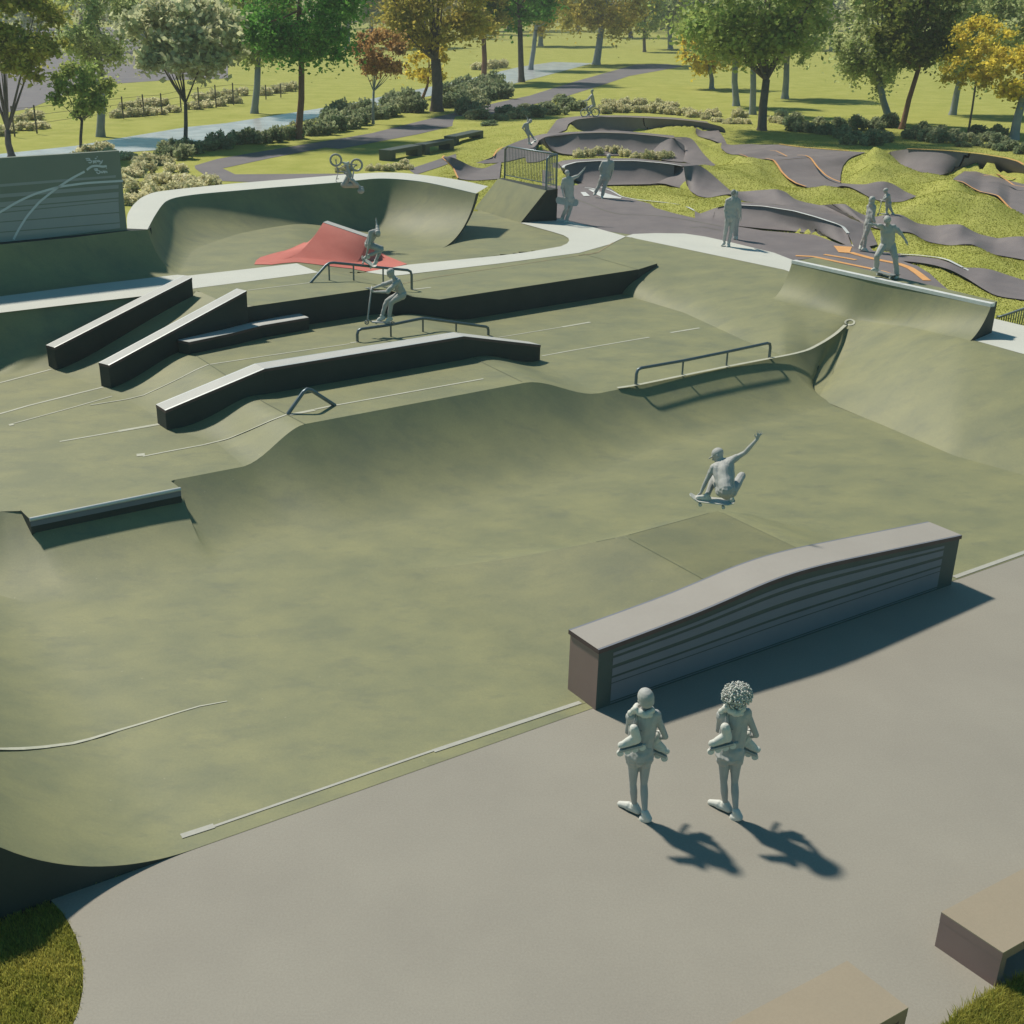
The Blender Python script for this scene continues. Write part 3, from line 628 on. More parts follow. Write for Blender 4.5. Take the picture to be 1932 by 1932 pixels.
# ================================================================ PLAZA, GRASS CORNERS, LINES
pl=MB();plz=[at(*d5(x,y),0) for x,y in((275,1243),(345,1315),(385,1380),(420,1450),(450,1540),(460,1640),(458,1740),(440,1840),(405,1932),(370,2050))]
outl=plz+[at(100,2300,0),at(700,2300,0)]+[at(*d6(x,y),0) for x,y in((1420,1240),(1480,1189),(1560,1120),(1640,1070),(1785,985),(1932,905),(2300,700))]+[Vector((40,20,0)),Vector((40,40,0)),xy(33,-.0)+(0,),xy(0,0)+(0,)]
outl=[Vector(p) for p in outl];pl.poly(outl);o=pl.build('plaza',M['plaza']);norm_up(o);struct(o)
def paint(name,mat_,lines,flat=True):
    s=MB()
    for a in lines:s.grid(a)
    o=s.build(name,M[mat_]);norm_up(o);return struct(o)
PL=[]
PL.append(ribbon([at(342,1579,.0),at(404,1559,.0)],.085,.012));PL.append(ribbon([at(404,1560,.0),at(820,1416,.0)],.04,.011));PL.append(ribbon([at(818,1418,0),at(1095,1326,0)],.07,.012));PL.append(ribbon([at(1800,1090,0),at(1932,1043,0),at(2100,985,0)],.09,.012))
paint('plaza_edge_line','greyline',PL)
fB=bvh(fo)
def onB(b_,X,Y,fall,dz=.0):
    h=b_.ray_cast(Vector((0,0,H)),Vector(ray(X,Y)).normalized())
    return h[0]+Vector((0,0,dz)) if h[0] is not None else fall
ar=[onB(fB,*d5(x,y),at0(*d5(x,y),0)) for x,y in((1255,150),(1100,178),(950,222),(800,268),(650,312),(500,358),(400,383),(320,393),(250,402),(180,408),(120,412),(50,413),(0,412),(-60,409))]
paint('floor_arc_line','softline',[ribbon(ar,.02,.007,w2=.1)])
SL=[]
stB=[bvh(bpy.data.objects[n_]) for n_ in('street_low_flat','street_high_flat','street_ramp','platform_top')]
def ln(k,pts,wd,n=None,dz=.008):
    pp=smooth([Vector((*k(x,y),z)) for x,y,z in pts],26 if n else 14,1 if n else 0);out=[]
    for p in pp:
        hs=[h for h in (b_.ray_cast(Vector((0,0,H)),Vector(ray(p.x,p.y)).normalized()) for b_ in stB) if h[0] is not None]
        out.append(min(hs,key=lambda h:h[3])[0] if hs else at(p.x,p.y,p.z))
    SL.append(ribbon(out,wd*1.35,.005+dz*.15,None))
ln(d1,[(-200,640,.75),(0,598,.75),(290,522,.75)],.05);ln(d1,[(-200,820,.75),(0,770,.75),(165,722,.75),(570,622,.75)],.05)
ln(d1,[(50,830,.75),(400,735,.75),(620,672,.75)],.03,dz=.012);ln(d1,[(50,832,.75),(75,828,.75)],.08,dz=.014)
ln(d1,[(500,722,.75),(700,690,.75),(790,668,.78)],.03,20,.03);ln(d1,[(790,668,.78),(900,618,.95),(1000,570,1.13),(1080,528,1.23),(1150,498,1.25)],.03,20,.02)
ln(d1,[(1150,498,1.25),(1500,445,1.25),(1932,383,1.25)],.035,dz=.01);ln(d2,[(280,378,1.25),(320,372,1.25)],.05)
ln(d1,[(330,923,.75),(660,866,.75)],.04);ln(d1,[(655,866,.75),(885,826,.75)],.08,dz=.01)
ln(d1,[(755,998,.75),(800,994,.75)],.1,dz=.01);ln(d1,[(790,1005,.75),(930,977,.75),(1130,940,.75)],.035,dz=.012);ln(d1,[(1130,940,.76),(1260,908,.82),(1380,858,.98),(1500,805,1.18),(1590,771,1.25)],.035,20,.02)
ln(d1,[(1600,775,1.25),(1740,748,1.25)],.08,dz=.012);ln(d1,[(1740,745,1.25),(1850,722,1.25)],.05,dz=.01);ln(d2,[(200,722,1.25),(700,632,1.25),(1015,576,1.25)],.04,dz=.01)
ln(d2,[(1100,347,.75),(1450,290,.75)],.03);ln(d2,[(1450,290,.75),(1605,263,.75)],.07,dz=.01);ln(d2,[(1338,450,.75),(1500,420,.75),(1932,346,.75)],.04);ln(ID,[(1265,628,.75),(1320,619,.75)],.06,dz=.01)
ln(c5,[(-10,832,1.9),(335,790,1.9)],.035);ln(c5,[(895,828,1.4),(1000,816,1.4)],.06,dz=.01)
paint('street_line','softline',SL)
edg=[at(1165,733,.76)]+[at(*c8(x,y),.77) for x,y in((165,506),(376,462),(577,421),(772,384))]+[at(*c8(870,366),.785),at(*c8(950,346),.81),at(*c8(1030,302),.885),at(*c8(1080,268),.96),at(*c8(1118,232),1.04)]
ed=smooth(edg,50,2);rb2=ribbon(ed,.085,.02);cp=MB();cp.grid(rb2)
n0=[onM(*c8(1139+25*math.cos(a*PI/16),218+15*math.sin(a*PI/16)),.012) for a in range(33)];n1=[onM(*c8(1139+16*math.cos(a*PI/16),218+9*math.sin(a*PI/16)),.012) for a in range(33)]
cp.grid([n0,n1]);o=cp.build('edge_coping',M['softline']);tag(o,'pale coping pipe along the bank edge ending in a small ring','coping')
s=[ribbon([at(*c5(x,y),1.4) for x,y in((800,805),(1000,762),(1400,703),(1932,622))],.03,.009),ribbon([at(*c6(x,y),1.4) for x,y in((560,1165),(680,1150),(760,1100),(800,1075))],.05,.009,12)]
paint('faint_orange_line','orangefaint',s)
SM=[ribbon([E4+Vector((-.05,0.05,0)),at(920,689,1.25),at(812,632,1.25)],.02,.006),ribbon([p for p in Cr],.02,.006),ribbon([at(*c6(590,1155),1.4),at(*c6(980,1265),1.4)],.025,.006)]
for a_,b_ in((8.8,1.0),(10.85,1.0)): SM.append(ribbon([Vector(xy(a_,v)+(h0(*xy(a_,v)),)) for v in np.arange(.1,3.3,.3)],.010,.011))
SM.append(ribbon([Vector(xy(u,3.2+max(0,8.8-u)*.55)+(h0(*xy(u,3.2+max(0,8.8-u)*.55)),)) for u in np.arange(8.4,10.86,.25)],.010,.012))
paint('floor_joint','seam',SM)
gp=M['green'].copy();gp.name='green_concrete_darkening';M['greenfade']=gp;nt_=gp.node_tree;bs_=nt_.nodes['Principled BSDF'];src_=bs_.inputs['Base Color'].links[0].from_socket  # copy of the floor concrete that gets darker along u towards the hump pad
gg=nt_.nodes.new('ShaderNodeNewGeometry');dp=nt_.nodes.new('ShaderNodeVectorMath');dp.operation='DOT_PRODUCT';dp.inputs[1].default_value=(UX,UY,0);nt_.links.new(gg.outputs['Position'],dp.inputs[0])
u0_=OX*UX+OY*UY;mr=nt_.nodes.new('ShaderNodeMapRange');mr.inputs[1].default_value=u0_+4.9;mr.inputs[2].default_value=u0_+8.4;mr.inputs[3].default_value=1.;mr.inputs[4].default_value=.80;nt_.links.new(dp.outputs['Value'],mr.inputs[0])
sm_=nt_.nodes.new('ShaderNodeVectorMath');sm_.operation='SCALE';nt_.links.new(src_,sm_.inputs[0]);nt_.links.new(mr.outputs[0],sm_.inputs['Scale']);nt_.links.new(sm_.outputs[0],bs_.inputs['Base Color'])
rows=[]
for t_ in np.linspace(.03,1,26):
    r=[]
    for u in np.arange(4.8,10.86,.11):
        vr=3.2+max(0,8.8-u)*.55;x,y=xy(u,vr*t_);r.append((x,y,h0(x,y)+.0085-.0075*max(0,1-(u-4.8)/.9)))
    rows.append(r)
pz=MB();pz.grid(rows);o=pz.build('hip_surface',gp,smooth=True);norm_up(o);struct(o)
# ================================================================ PUMP TRACK
Z0=1.4
patches=[];ctrl=[];outl2=[]
HS=1.
def patch(k1,A,k2,B,kind='lin',n=48,m=8,it=2,track=True):
    A=[(x,y,z*HS) for x,y,z in A];B=[(x,y,z*HS) for x,y,z in B]
    a=smooth([at(*k1(x,y),Z0+z) for x,y,z in A],n,it);b=smooth([at(*k2(x,y),Z0+z) for x,y,z in B],n,it)
    rows=loft(a,b,kind,0,m,matched=True);tr.grid(rows)
    for i,r in enumerate(rows):
        for j,p in enumerate(r):
            e=(i in(0,m)) or (j in(0,n-1))
            ctrl.append((p.x,p.y,p.z-(.03 if e else .16)))
    outl2.append([p for p in a]+[p for p in b[::-1]])
    return a,b
tr=MB()
def E3_(p): return [(x+1690,y,z) for x,y,z in p]     # e3 coordinates expressed in e2
HS=0.55
# near berm (white line) and its outer shoulder
nb_rim=[(640,708,.55),(660,700,.62),(730,682,.8),(850,680,.95),(1100,693,1.05),(1400,740,1.05),(1600,795,.95),(1800,860,.75),(1870,890,.6),(1920,955,.35)]
nb_toe=[(590,840,.0),(640,850,0),(700,862,0),(850,880,0),(1100,905,0),(1400,930,0),(1600,960,0),(1720,985,0),(1850,1040,0),(1990,1110,0)]
patch(e2,nb_rim,e2,nb_toe,'qq',60,12)
patch(e2,[(860,648,.45),(1100,658,.75),(1400,695,.9),(1600,738,.85),(1932,800,.6)]+E3_([(380,858,.4),(445,900,.25),(515,1060,0)]),e2,[(850,680,.95),(1100,693,1.05),(1400,740,1.05),(1600,795,.95),(1800,860,.75),(1870,890,.6),(1920,955,.35),(1990,1110,0)],'lin',60,6)
patch(e2,[(440,735,.1),(490,762,.05),(560,735,.3),(640,705,.55)],e2,[(440,812,0),(500,825,0),(560,835,0),(600,842,0)],'q',16,6)
HS=0.72
# first (white) tier
w_rim=[(735,790,.7),(698,752,.95),(715,728,1.0),(850,690,1.05),(1100,675,1.1),(1500,675,1.1),(1800,700,1.05),(1932,718,1.)]
w_toe=[(760,820,.35),(800,870,.12),(860,900,.02),(950,930,0),(1150,940,0),(1400,935,0),(1700,930,0),(1932,925,0)]
patch(e1,w_rim,e1,w_toe,'qq',50,12)
patch(e2,[(0,262,1.0),(180,283,.95),(310,303,.9),(400,355,.75),(435,410,.5)],e2,[(0,478,0),(60,465,.03),(150,472,.1),(250,500,.06),(330,520,.0)],'qq',24,12)
patch(e1,[(640,690,.5),(700,668,.8),(850,655,.95),(1100,645,1.),(1500,645,1.),(1932,690,.95)]+[(2140,705,.92),(2270,715,.88)],e1,[(698,752,.95),(715,728,1.0),(850,690,1.05),(1100,675,1.1),(1500,675,1.1),(1800,700,1.05),(1932,718,1.),(2012,735,.92)],'lin',50,4)
patch(e1,[(560,700,.1),(640,690,.5),(690,680,.8)],e1,[(700,960,0),(760,960,0),(800,880,.12)],'q',14,8)
HS=.95
# ribbon running right from the first tier
T1f=[(330,305,.9),(480,290,.85),(560,340,.6),(650,420,.3),(740,500,.08),(790,545,0),(900,547,.08),(1050,535,.3),(1230,523,.45),(1320,550,.28),(1400,620,.07),(1500,650,0),(1650,680,.08),(1800,668,.33),(1900,665,.4)]+E3_([(230,685,.3),(300,735,.12),(390,775,0),(500,792,.1),(620,765,.33),(740,765,.38),(820,810,.2),(900,855,.0),(1070,880,.03),(1200,865,.27),(1330,865,.38),(1400,910,.18),(1500,960,0),(1680,1000,.02),(1800,985,.28),(1932,978,.38),(2200,1080,.0)])
T1n=[(360,500,.05),(400,545,0),(470,590,0),(570,610,.02),(700,582,.2),(780,570,.32),(840,590,.25),(890,640,.05),(1000,653,0),(1200,668,.05),(1400,695,.1),(1600,738,.1),(1800,780,.05),(1932,802,0)]+E3_([(330,840,.0),(400,870,.02),(500,900,.1),(620,925,.28),(770,935,.35),(850,945,.28),(920,990,.1),(990,1030,0),(1100,1052,0),(1230,1070,.15),(1330,1058,.33),(1430,1055,.36),(1520,1100,.14),(1610,1150,0),(1932,1205,0.02),(2200,1300,.0)])
patch(e2,T1f,e2,T1n,'lin',150,6,1)
HS=0.8
# second tier
patch(e1,[(430,450,.6),(500,410,.9),(620,385,1.0),(850,370,1.1),(1100,362,1.15),(1400,370,1.15),(1700,395,1.1),(1932,425,1.)],e1,[(600,572,.02),(650,585,0),(740,600,0),(900,610,0),(1100,612,0),(1400,612,0),(1700,615,0),(1932,640,0)],'qq',50,12)
patch(e2,[(0,5,1.05),(120,18,1.05),(230,35,1.),(330,90,.65),(360,150,.3)],e2,[(0,200,.0),(60,225,0),(150,245,.0),(240,258,0),(330,262,0)],'qq',24,12)
patch(e2,[(230,22,1.0),(400,20,.95),(450,80,.65),(520,180,.25),(600,262,0),(640,290,0)],e2,[(360,150,.3),(330,230,.03),(330,262,0),(440,285,0),(520,300,0),(570,318,0)],'lin',24,6)
patch(e1,[(250,480,.1),(300,445,.3),(420,390,.7),(500,372,.9),(850,350,1.05),(1100,342,1.1),(1400,345,1.1),(1932,395,1.)],e1,[(330,600,.0),(400,560,.1),(430,450,.6),(500,410,.9),(850,370,1.1),(1100,362,1.15),(1400,370,1.15),(1932,425,1.)],'lin',50,4)
patch(e1,[(240,500,.08),(340,460,.2),(430,440,.55),(470,470,.4)],e1,[(300,690,0),(420,690,0),(520,650,0),(620,600,0)],'q',14,6)
HS=0.65
# third, farthest tier
patch(e1,[(750,262,.7),(800,232,.95),(850,215,1.05),(1100,190,1.15),(1400,190,1.2),(1932,215,1.15)],e1,[(880,350,.0),(940,352,0),(1000,352,0),(1200,350,0),(1500,350,0),(1932,355,0)],'qq',50,12)
patch(e1,[(1900,213,1.15),(2100,230,1.1),(2300,255,1.0),(2480,300,.7),(2500,350,.3)],e1,[(1900,355,0),(2000,358,0),(2200,368,0),(2350,380,0),(2420,385,0)],'qq',24,12)
patch(e1,[(520,375,.35),(640,212,.75),(760,190,1.0),(900,176,1.1),(1100,170,1.1),(1400,172,1.15),(1932,195,1.1),(2300,240,1.0)],e1,[(620,372,.35),(740,330,.45),(760,262,.8),(850,215,1.05),(1100,190,1.15),(1400,190,1.2),(1932,215,1.15),(2300,255,1.0)],'lin',60,5)
patch(c6,[(1380,215,1.0),(1480,228,.85),(1530,270,.5),(1580,340,.12),(1600,385,0)],c6,[(1380,300,.3),(1380,320,.05),(1420,332,0),(1490,350,0),(1560,378,0)],'lin',20,6)
HS=1.
# upper right ribbon with the big wave
patch(e2,[(700,70,.15),(770,98,.05),(1000,86,.25),(1060,95,.2),(1250,93,.45),(1450,120,.5),(1932,158,.5)]+E3_([(400,168,.55)]),e2,[(690,125,.0),(740,170,0),(800,190,.15),(870,190,.28),(920,205,.22),(990,245,.08),(1120,232,.42),(1200,248,.42)],'lin',50,6)
patch(e2,E3_([(400,168,.55),(290,200,.5),(230,235,.4),(180,300,.2),(160,380,.05),(155,465,0)]),e2,[(1200,248,.42),(1240,300,.3),(1280,365,.12),(1340,425,.02),(1420,475,.0),(1510,505,0)],'s',40,14)
patch(e2,E3_([(155,465,0),(300,477,.04),(400,478,.12),(520,450,.38),(600,450,.42),(680,480,.28),(780,545,.05),(890,592,0)]),e2,[(1510,505,0),(1620,525,0),(1720,528,0),(1850,490,.06),(1930,500,.1)]+E3_([(330,540,.2),(430,600,.08),(540,640,0),(650,652,0),(760,645,0),(890,594,0)]),'lin',50,6)
HS=0.78
# far right berm
patch(e3,[(580,205,.35),(640,160,.75),(800,138,1.05),(1200,155,1.15),(1500,185,1.1),(1750,225,1.05),(1880,262,1.),(1960,320,.8)],e3,[(620,225,.25),(700,290,.12),(790,352,0.0),(900,388,0),(1080,396,0),(1370,335,.0),(1600,345,.0),(1990,420,.0)],'qq',50,12)
patch(e3,[(1370,335,.12),(1480,342,.18),(1600,345,.08),(1760,400,.0),(1932,445,0),(2150,470,0)],e3,[(1235,438,.42),(1340,456,.42),(1420,510,.2),(1500,550,.06),(1600,570,.2),(1680,590,.22),(1780,700,-.1),(1932,832,-.15)],'s',50,10)
patch(e3,[(1932,445,0),(2150,470,0)],e3,[(1780,700,-.1),(1932,832,-.15)],'lin',10,8)
HS=1.0
# left curl beside the bowl and link to the tiers
patch(c5,[(1075,90,.75),(1115,93,.75),(1170,118,.45),(1230,150,.12),(1290,160,0),(1390,120,0)],c5,[(1062,105,.7),(1085,118,.6),(1125,160,.25),(1150,215,.0),(1240,225,0),(1380,215,0)],'q',26,8)
patch(t2,[(840,870,.15),(900,815,.25),(1010,770,.3),(1100,745,.4)],t2,[(740,905,0),(900,900,0),(1050,860,.0),(1180,830,.05)],'lin',14,5)
struct(tr.build('pump_track',M['asphalt'],smooth=True,auto=40));norm_up(bpy.data.objects['pump_track'])
# flat asphalt apron
ap=MB();app=W(c6,[(300,560,Z0),(560,640,Z0),(700,668,Z0),(780,692,Z0),(860,748,Z0),(1060,800,Z0),(1090,828,Z0),(1240,870,Z0),(1390,905,Z0),(1480,912,Z0)])+[at(*e2(x,y),Z0) for x,y in((700,860),(1100,925),(1600,965),(1850,1060),(2130,1080))]+W(c7,[(870,885,Z0),(1065,905,Z0),(1090,962,Z0),(1180,990,Z0),(1270,1045,Z0),(1340,1110,Z0),(1400,1160,Z0),(1300,1160,Z0),(900,1060,Z0),(300,970,Z0),(150,920,Z0)])+W(c6,[(1800,1150,Z0),(1480,1060,Z0),(1200,1030,Z0),(940,1020,Z0),(860,1008,Z0),(700,985,Z0),(430,940,Z0),(395,900,Z0),(300,800,Z0)])
ap.poly(app);outl2.append(app);o=struct(ap.build('asphalt_apron',M['asphalt']));norm_up(o)
for p in resample(app+[app[0]],220): ctrl.append((p.x,p.y,p.z-.05))
x0,x1,y0,y1=min(p.x for p in app),max(p.x for p in app),min(p.y for p in app),max(p.y for p in app)
for _ in range(1500):
    x,y=random.uniform(x0,x1),random.uniform(y0,y1)
    if inside(x,y,app): ctrl.append((x,y,Z0-.1))
# right-hand spur with the white line
sp=MB()
a=smooth([at(*c7(x,y),Z0+z) for x,y,z in((1060,912,0),(1200,922,.05),(1330,938,.15),(1400,955,.2),(1500,1005,.1),(1600,1003,.12),(1700,1015,.15),(1800,1050,.05),(1932,1092,0),(2200,1160,0))],40,1)
b=smooth([at(*c7(x,y),Z0+z) for x,y,z in((1060,955,0),(1200,968,.03),(1300,985,.1),(1420,1020,.12),(1540,1085,.0),(1640,1150,0),(1720,1195,0),(1800,1215,0),(1932,1228,0),(2200,1300,0))],40,1)
rows=loft(a,b,'lin',0,5,matched=True);sp.grid(rows);outl2.append(a+b[::-1])
for i,r in enumerate(rows):
    for j,p in enumerate(r): ctrl.append((p.x,p.y,p.z-(.03 if i in(0,5) else .15)))
struct(sp.build('track_spur',M['asphalt'],smooth=True));norm_up(bpy.data.objects['track_spur'])
mounds=[]
# small grass mound crests seen between the ribbons
for k,x,y,z in((e2,860,230,.35),(e2,1000,330,.3),(e2,1150,260,.4),(e2,720,400,.2),(e2,950,470,.1),(e2,640,150,.35),(e3,420,210,.75),(e3,300,300,.6),(e3,520,300,.5),(e3,250,400,.2),(e3,700,400,.25),(e3,1200,480,.45),(e3,1000,560,.35),(e3,1250,620,.6),(e3,1500,650,.55),(e3,1700,720,.25),(e3,1350,780,.15),(e3,1000,720,.3),(e3,700,700,.15),(e3,1350,1120,.2),(e3,850,1010,.15),(e3,200,510,.25),(e2,1850,510,.2),(c5,1050,150,.45),(c5,980,160,.25),(c5,900,180,.08),(c5,1250,100,.3),(e3,900,410,.1),(e3,1100,400,.2),(e2,300,600,.1),(e2,500,680,.08)):
    p=at(*k(x,y),Z0+z);mounds.append((p.x,p.y,z*1.5))
# ---------------------------------------------------------------- ground
park=[Vector((-60,33,0)),Vector((-13,33.0,0))]+[p for p in (at(-60,440,3.0),)]+[Vector((p.x,p.y,0)) for p in oo[::6]]+[Vector((kd[0].x,kd[0].y,0)),Vector((kd[1].x,kd[1].y,0)),at(*c6(640,960),1.4),at(*c6(1000,1040),1.4),at(*c6(1400,1045),1.4),at(*c6(1800,1150),1.4),at(*c7(150,900),1.4),Vector((qb0.x,qb0.y,0)),Vector((qb1.x,qb1.y,0)),at(*c7(1760,1400),1.4),at(*c7(1932,1440),1.4),Vector((21,22,0)),Vector((45,15,0)),Vector((45,-20,0)),Vector((-60,-20,0))]
parkXY=[(p.x,p.y) for p in park]
def axis(pts):
    out=[]
    for a,b,s_ in pts: out+=list(np.arange(a,b,s_))
    return np.array(out)
xs=axis([(-900,-100,60),(-100,-20,4),(-20,2,.5),(2,30,.22),(30,46,.3),(46,100,3),(100,900,60)]);ys=axis([(-30,24,2.),(24,40,.22),(40,84,.25),(84,120,1),(120,300,8),(300,2400,90)])
C=np.array(ctrl);GX,GY=np.meshgrid(xs,ys);Gz=np.full(GX.shape,Z0-.04)
msk=(GX>1)&(GX<48)&(GY>24)&(GY<86)
P2=np.stack([GX[msk],GY[msk]],1);outz=np.zeros(len(P2));near=np.zeros(len(P2));W0=1/(1.3**2+.02)**2*2.
CF=C.astype(np.float32);Pf=P2.astype(np.float32)
for i in range(0,len(Pf),3000):
    d=(Pf[i:i+3000,0:1]-CF[None,:,0])**2+(Pf[i:i+3000,1:2]-CF[None,:,1])**2+.012
    w_=1/(d*d);outz[i:i+3000]=((w_*CF[None,:,2]).sum(1)+W0*(Z0-.04))/(w_.sum(1)+W0);near[i:i+3000]=np.sqrt(d.min(1))
add_=np.zeros(len(P2))
for mx_,my_,mz_ in mounds: add_=np.maximum(add_,mz_*np.exp(-((P2[:,0]-mx_)**2+(P2[:,1]-my_)**2)/(2*1.25**2)))
outz+=add_*np.clip((near-.15)/1.1,0,1)**1.2
Gz[msk]=outz
Gz[GY<24]=-.05
hh_=np.array([[inside(x,y,parkXY) if (y<48 and -60<x<46) else False for x in xs] for y in ys])
Gz[hh_]=-.06
far=(GY>86)|(GX<0)
g=MB();ny,nx=GX.shape
vs_=np.stack([GX,GY,Gz],2).reshape(-1,3)
me=bpy.data.meshes.new('ground');fs=[]
idx=np.arange(ny*nx).reshape(ny,nx);q_=np.stack([idx[:-1,:-1],idx[:-1,1:],idx[1:,1:],idx[1:,:-1]],2).reshape(-1,4)
me.from_pydata(vs_.tolist(),[],q_.tolist());me.materials.append(M['grass']);me.polygons.foreach_set('use_smooth',[True]*len(me.polygons));me.update()
go=bpy.data.objects.new('ground',me);COL.objects.link(go);struct(go)
from mathutils.bvhtree import BVHTree
gb=BVHTree.FromPolygons([Vector(v) for v in vs_.tolist()],q_.tolist())
def gz(x,y):
    h=gb.ray_cast(Vector((x,y,20)),Vector((0,0,-1)));return h[0].z if h[0] is not None else Z0
# ---------------------------------------------------------------- track edge lines
def el(k,pts,wd,dz=.02,n=40,h=1.): return ribbon([at(*k(x,y),Z0+z*h) for x,y,z in pts],wd,dz,n)
paint('white_track_line','white',[el(e2,nb_rim[1:],.11,.02,60,.55),el(e1,w_rim+[(2012,735,.92)],.12,.02,60,.72),
  el(c6,[(690,678,0),(780,708,0),(860,752,0),(950,770,0),(1060,782,0),(1200,797,.0),(1290,811,.05),(1340,833,.05),(1370,850,.02)],.08,.012),el(c6,[(640,705,0),(740,738,0),(850,760,0)],.16,.014,8),el(c6,[(600,690,0),(650,693,0),(700,712,0)],.12,.016,6),
  el(c7,[(512,776,0),(550,775,0),(600,795,0),(680,830,0),(770,868,0)],.1,.012),el(c7,[(1060,915,0),(1200,923,.05),(1330,938,.15),(1400,957,.2),(1500,1008,.1)],.10,.03),el(c7,[(1508,1012,.1),(1570,1045,.02),(1640,1085,0)],.09,.03,8)])
def flat(k,pts,z=Z0+.012): s=MB().poly([at(*k(x,y),z) for x,y in pts]);return s
s=MB()
for pts in([(895,1018),(950,1018),(1000,1060),(930,1062)],[(980,985),(1030,990),(1350,1080),(1340,1090),(1150,1080),(1090,1055)]):
    s.poly([at(*e1(x,y),Z0+.02) for x,y in pts])
o=s.build('white_arrow_marking',M['white']);norm_up(o);struct(o)
s=MB();s.poly([at(*e4(x,y),Z0+.016) for x,y in((1058,540),(1235,551),(1212,610),(1105,602))])
o=s.build('orange_arrow_marking',M['orange']);norm_up(o);struct(o)
paint('orange_marking_band','orange',[el(e4,[(1215,607,0),(1330,640,0),(1450,672,0),(1600,700,0),(1700,722,0),(1800,760,0),(1880,815,0),(1960,880,0)],.22,.013),el(e4,[(965,628,0),(1100,650,0),(1275,680,0)],.16,.013,8),el(e4,[(690,640,0),(860,648,0),(1150,710,0),(1420,765,0),(1560,800,0),(1640,840,0)],.17,.013)])
paint('orange_track_line','orange',[el(e3,[(800,138,1.05),(1200,155,1.15),(1500,185,1.1),(1750,225,1.05),(1880,262,1.),(1925,292,.9)],.12,.03,40,.78),el(e2,[(1255,93,.45),(1450,120,.5),(1932,158,.5)],.12,.03,12,1.),
 el(e2,[(870,190,.28),(920,205,.22),(990,245,.08),(1120,232,.42),(1200,248,.42),(1240,300,.3),(1280,365,.12),(1340,425,.02),(1420,475,.0),(1510,505,0)],.09,.035,60,1.),
 el(e2,[(1165,160,.42),(1220,162,.42),(1280,190,.4),(1330,217,.38)],.07,.05,20,1.),el(e2,[(1430,208,.45),(1500,205,.46),(1560,235,.42),(1620,320,.3),(1700,400,.14),(1780,445,.06),(1850,468,.03)],.08,.06,30,1.),
 el(e3,[(1235,440,.44),(1340,458,.44),(1420,512,.22),(1500,552,.08),(1600,572,.22),(1680,592,.24),(1780,700,-.08),(1932,832,-.13)],.08,.03,50,.78),
 el(e3,[(1580,345,.1),(1640,380,.1),(1750,420,.08),(1932,447,.04)],.08,.06,20),el(e3,[(1540,410,.3),(1620,402,.32),(1700,415,.28),(1760,455,.15),(1830,505,.08),(1932,520,.05)],.08,.08,20),
 el(c5,[(1075,90,.77),(1062,100,.73),(1085,120,.62),(1125,160,.27),(1150,213,.03)],.07,.03),el(t2,[(900,815,.27),(870,830,.22),(850,865,.17)],.07,.03,8)])
paint('faint_rim_line','orangefaint',[el(e1,[(850,370,1.1),(1100,362,1.15),(1400,370,1.15),(1700,395,1.1),(1932,425,1.)]+[(2012,437,.98)],.10,.02,40,.8),el(e1,[(900,205,1.06),(1100,190,1.15),(1400,190,1.2),(1932,215,1.15),(2300,255,1.0)],.12,.02,40,.65)])
paint('asphalt_joint','seam',[el(c6,[(540,770,0),(620,800,0),(740,850,0),(850,877,0),(1100,883,0),(1300,910,0),(1560,960,0)],.03,.006),el(c6,[(1340,970,0),(1375,940,0),(1560,990,0)],.03,.007,3)])
# ---------------------------------------------------------------- river, paths, road beyond
def sheet(name,m,P_,z,noise_=0):
    s=MB();s.poly([at(x,y,z) for x,y in P_]);o=s.build(name,M[m]);norm_up(o);return struct(o)
K=lambda k,P_:[k(*p) for p in P_]
riv=K(t1,[(-600,925),(0,850),(420,805),(650,765),(1030,702),(1250,680),(1600,625),(1932,572)])+K(t2,[(200,540),(450,490),(700,438),(1000,368),(1180,342),(1400,349),(1300,375),(1100,428),(930,470),(690,490),(500,530),(200,585)])+K(t1,[(1700,660),(1210,790),(850,830),(430,860),(0,905),(-600,980)])
sheet('river','water',riv,Z0-.025)
pth=K(t1,[(1075,915),(1200,878),(1480,830),(1932,757)])+K(t2,[(180,735),(500,655),(690,608),(900,560),(1050,528),(1300,450),(1640,355),(1810,354),(1900,366),(1600,420),(1450,470),(1200,548),(900,612),(690,680),(430,742),(0,822)])+K(t1,[(1800,815),(1500,872),(1230,930)])+K(c4,[(1300,190),(1900,186)])+K(c5,[(560,178),(560,215),(0,232)])+K(c4,[(1180,226),(1080,160)])
sheet('footpath','path',pth,Z0-.028)
sheet('bench_pavement','path',K(t2,[(380,935),(640,850),(800,770),(940,780),(760,840),(560,920),(420,965)]),Z0-.024)
sheet('far_road','path',[(-400,60),(430,48),(430,148),(300,152),(160,162),(55,205),(0,214),(-400,260)],Z0-.026)
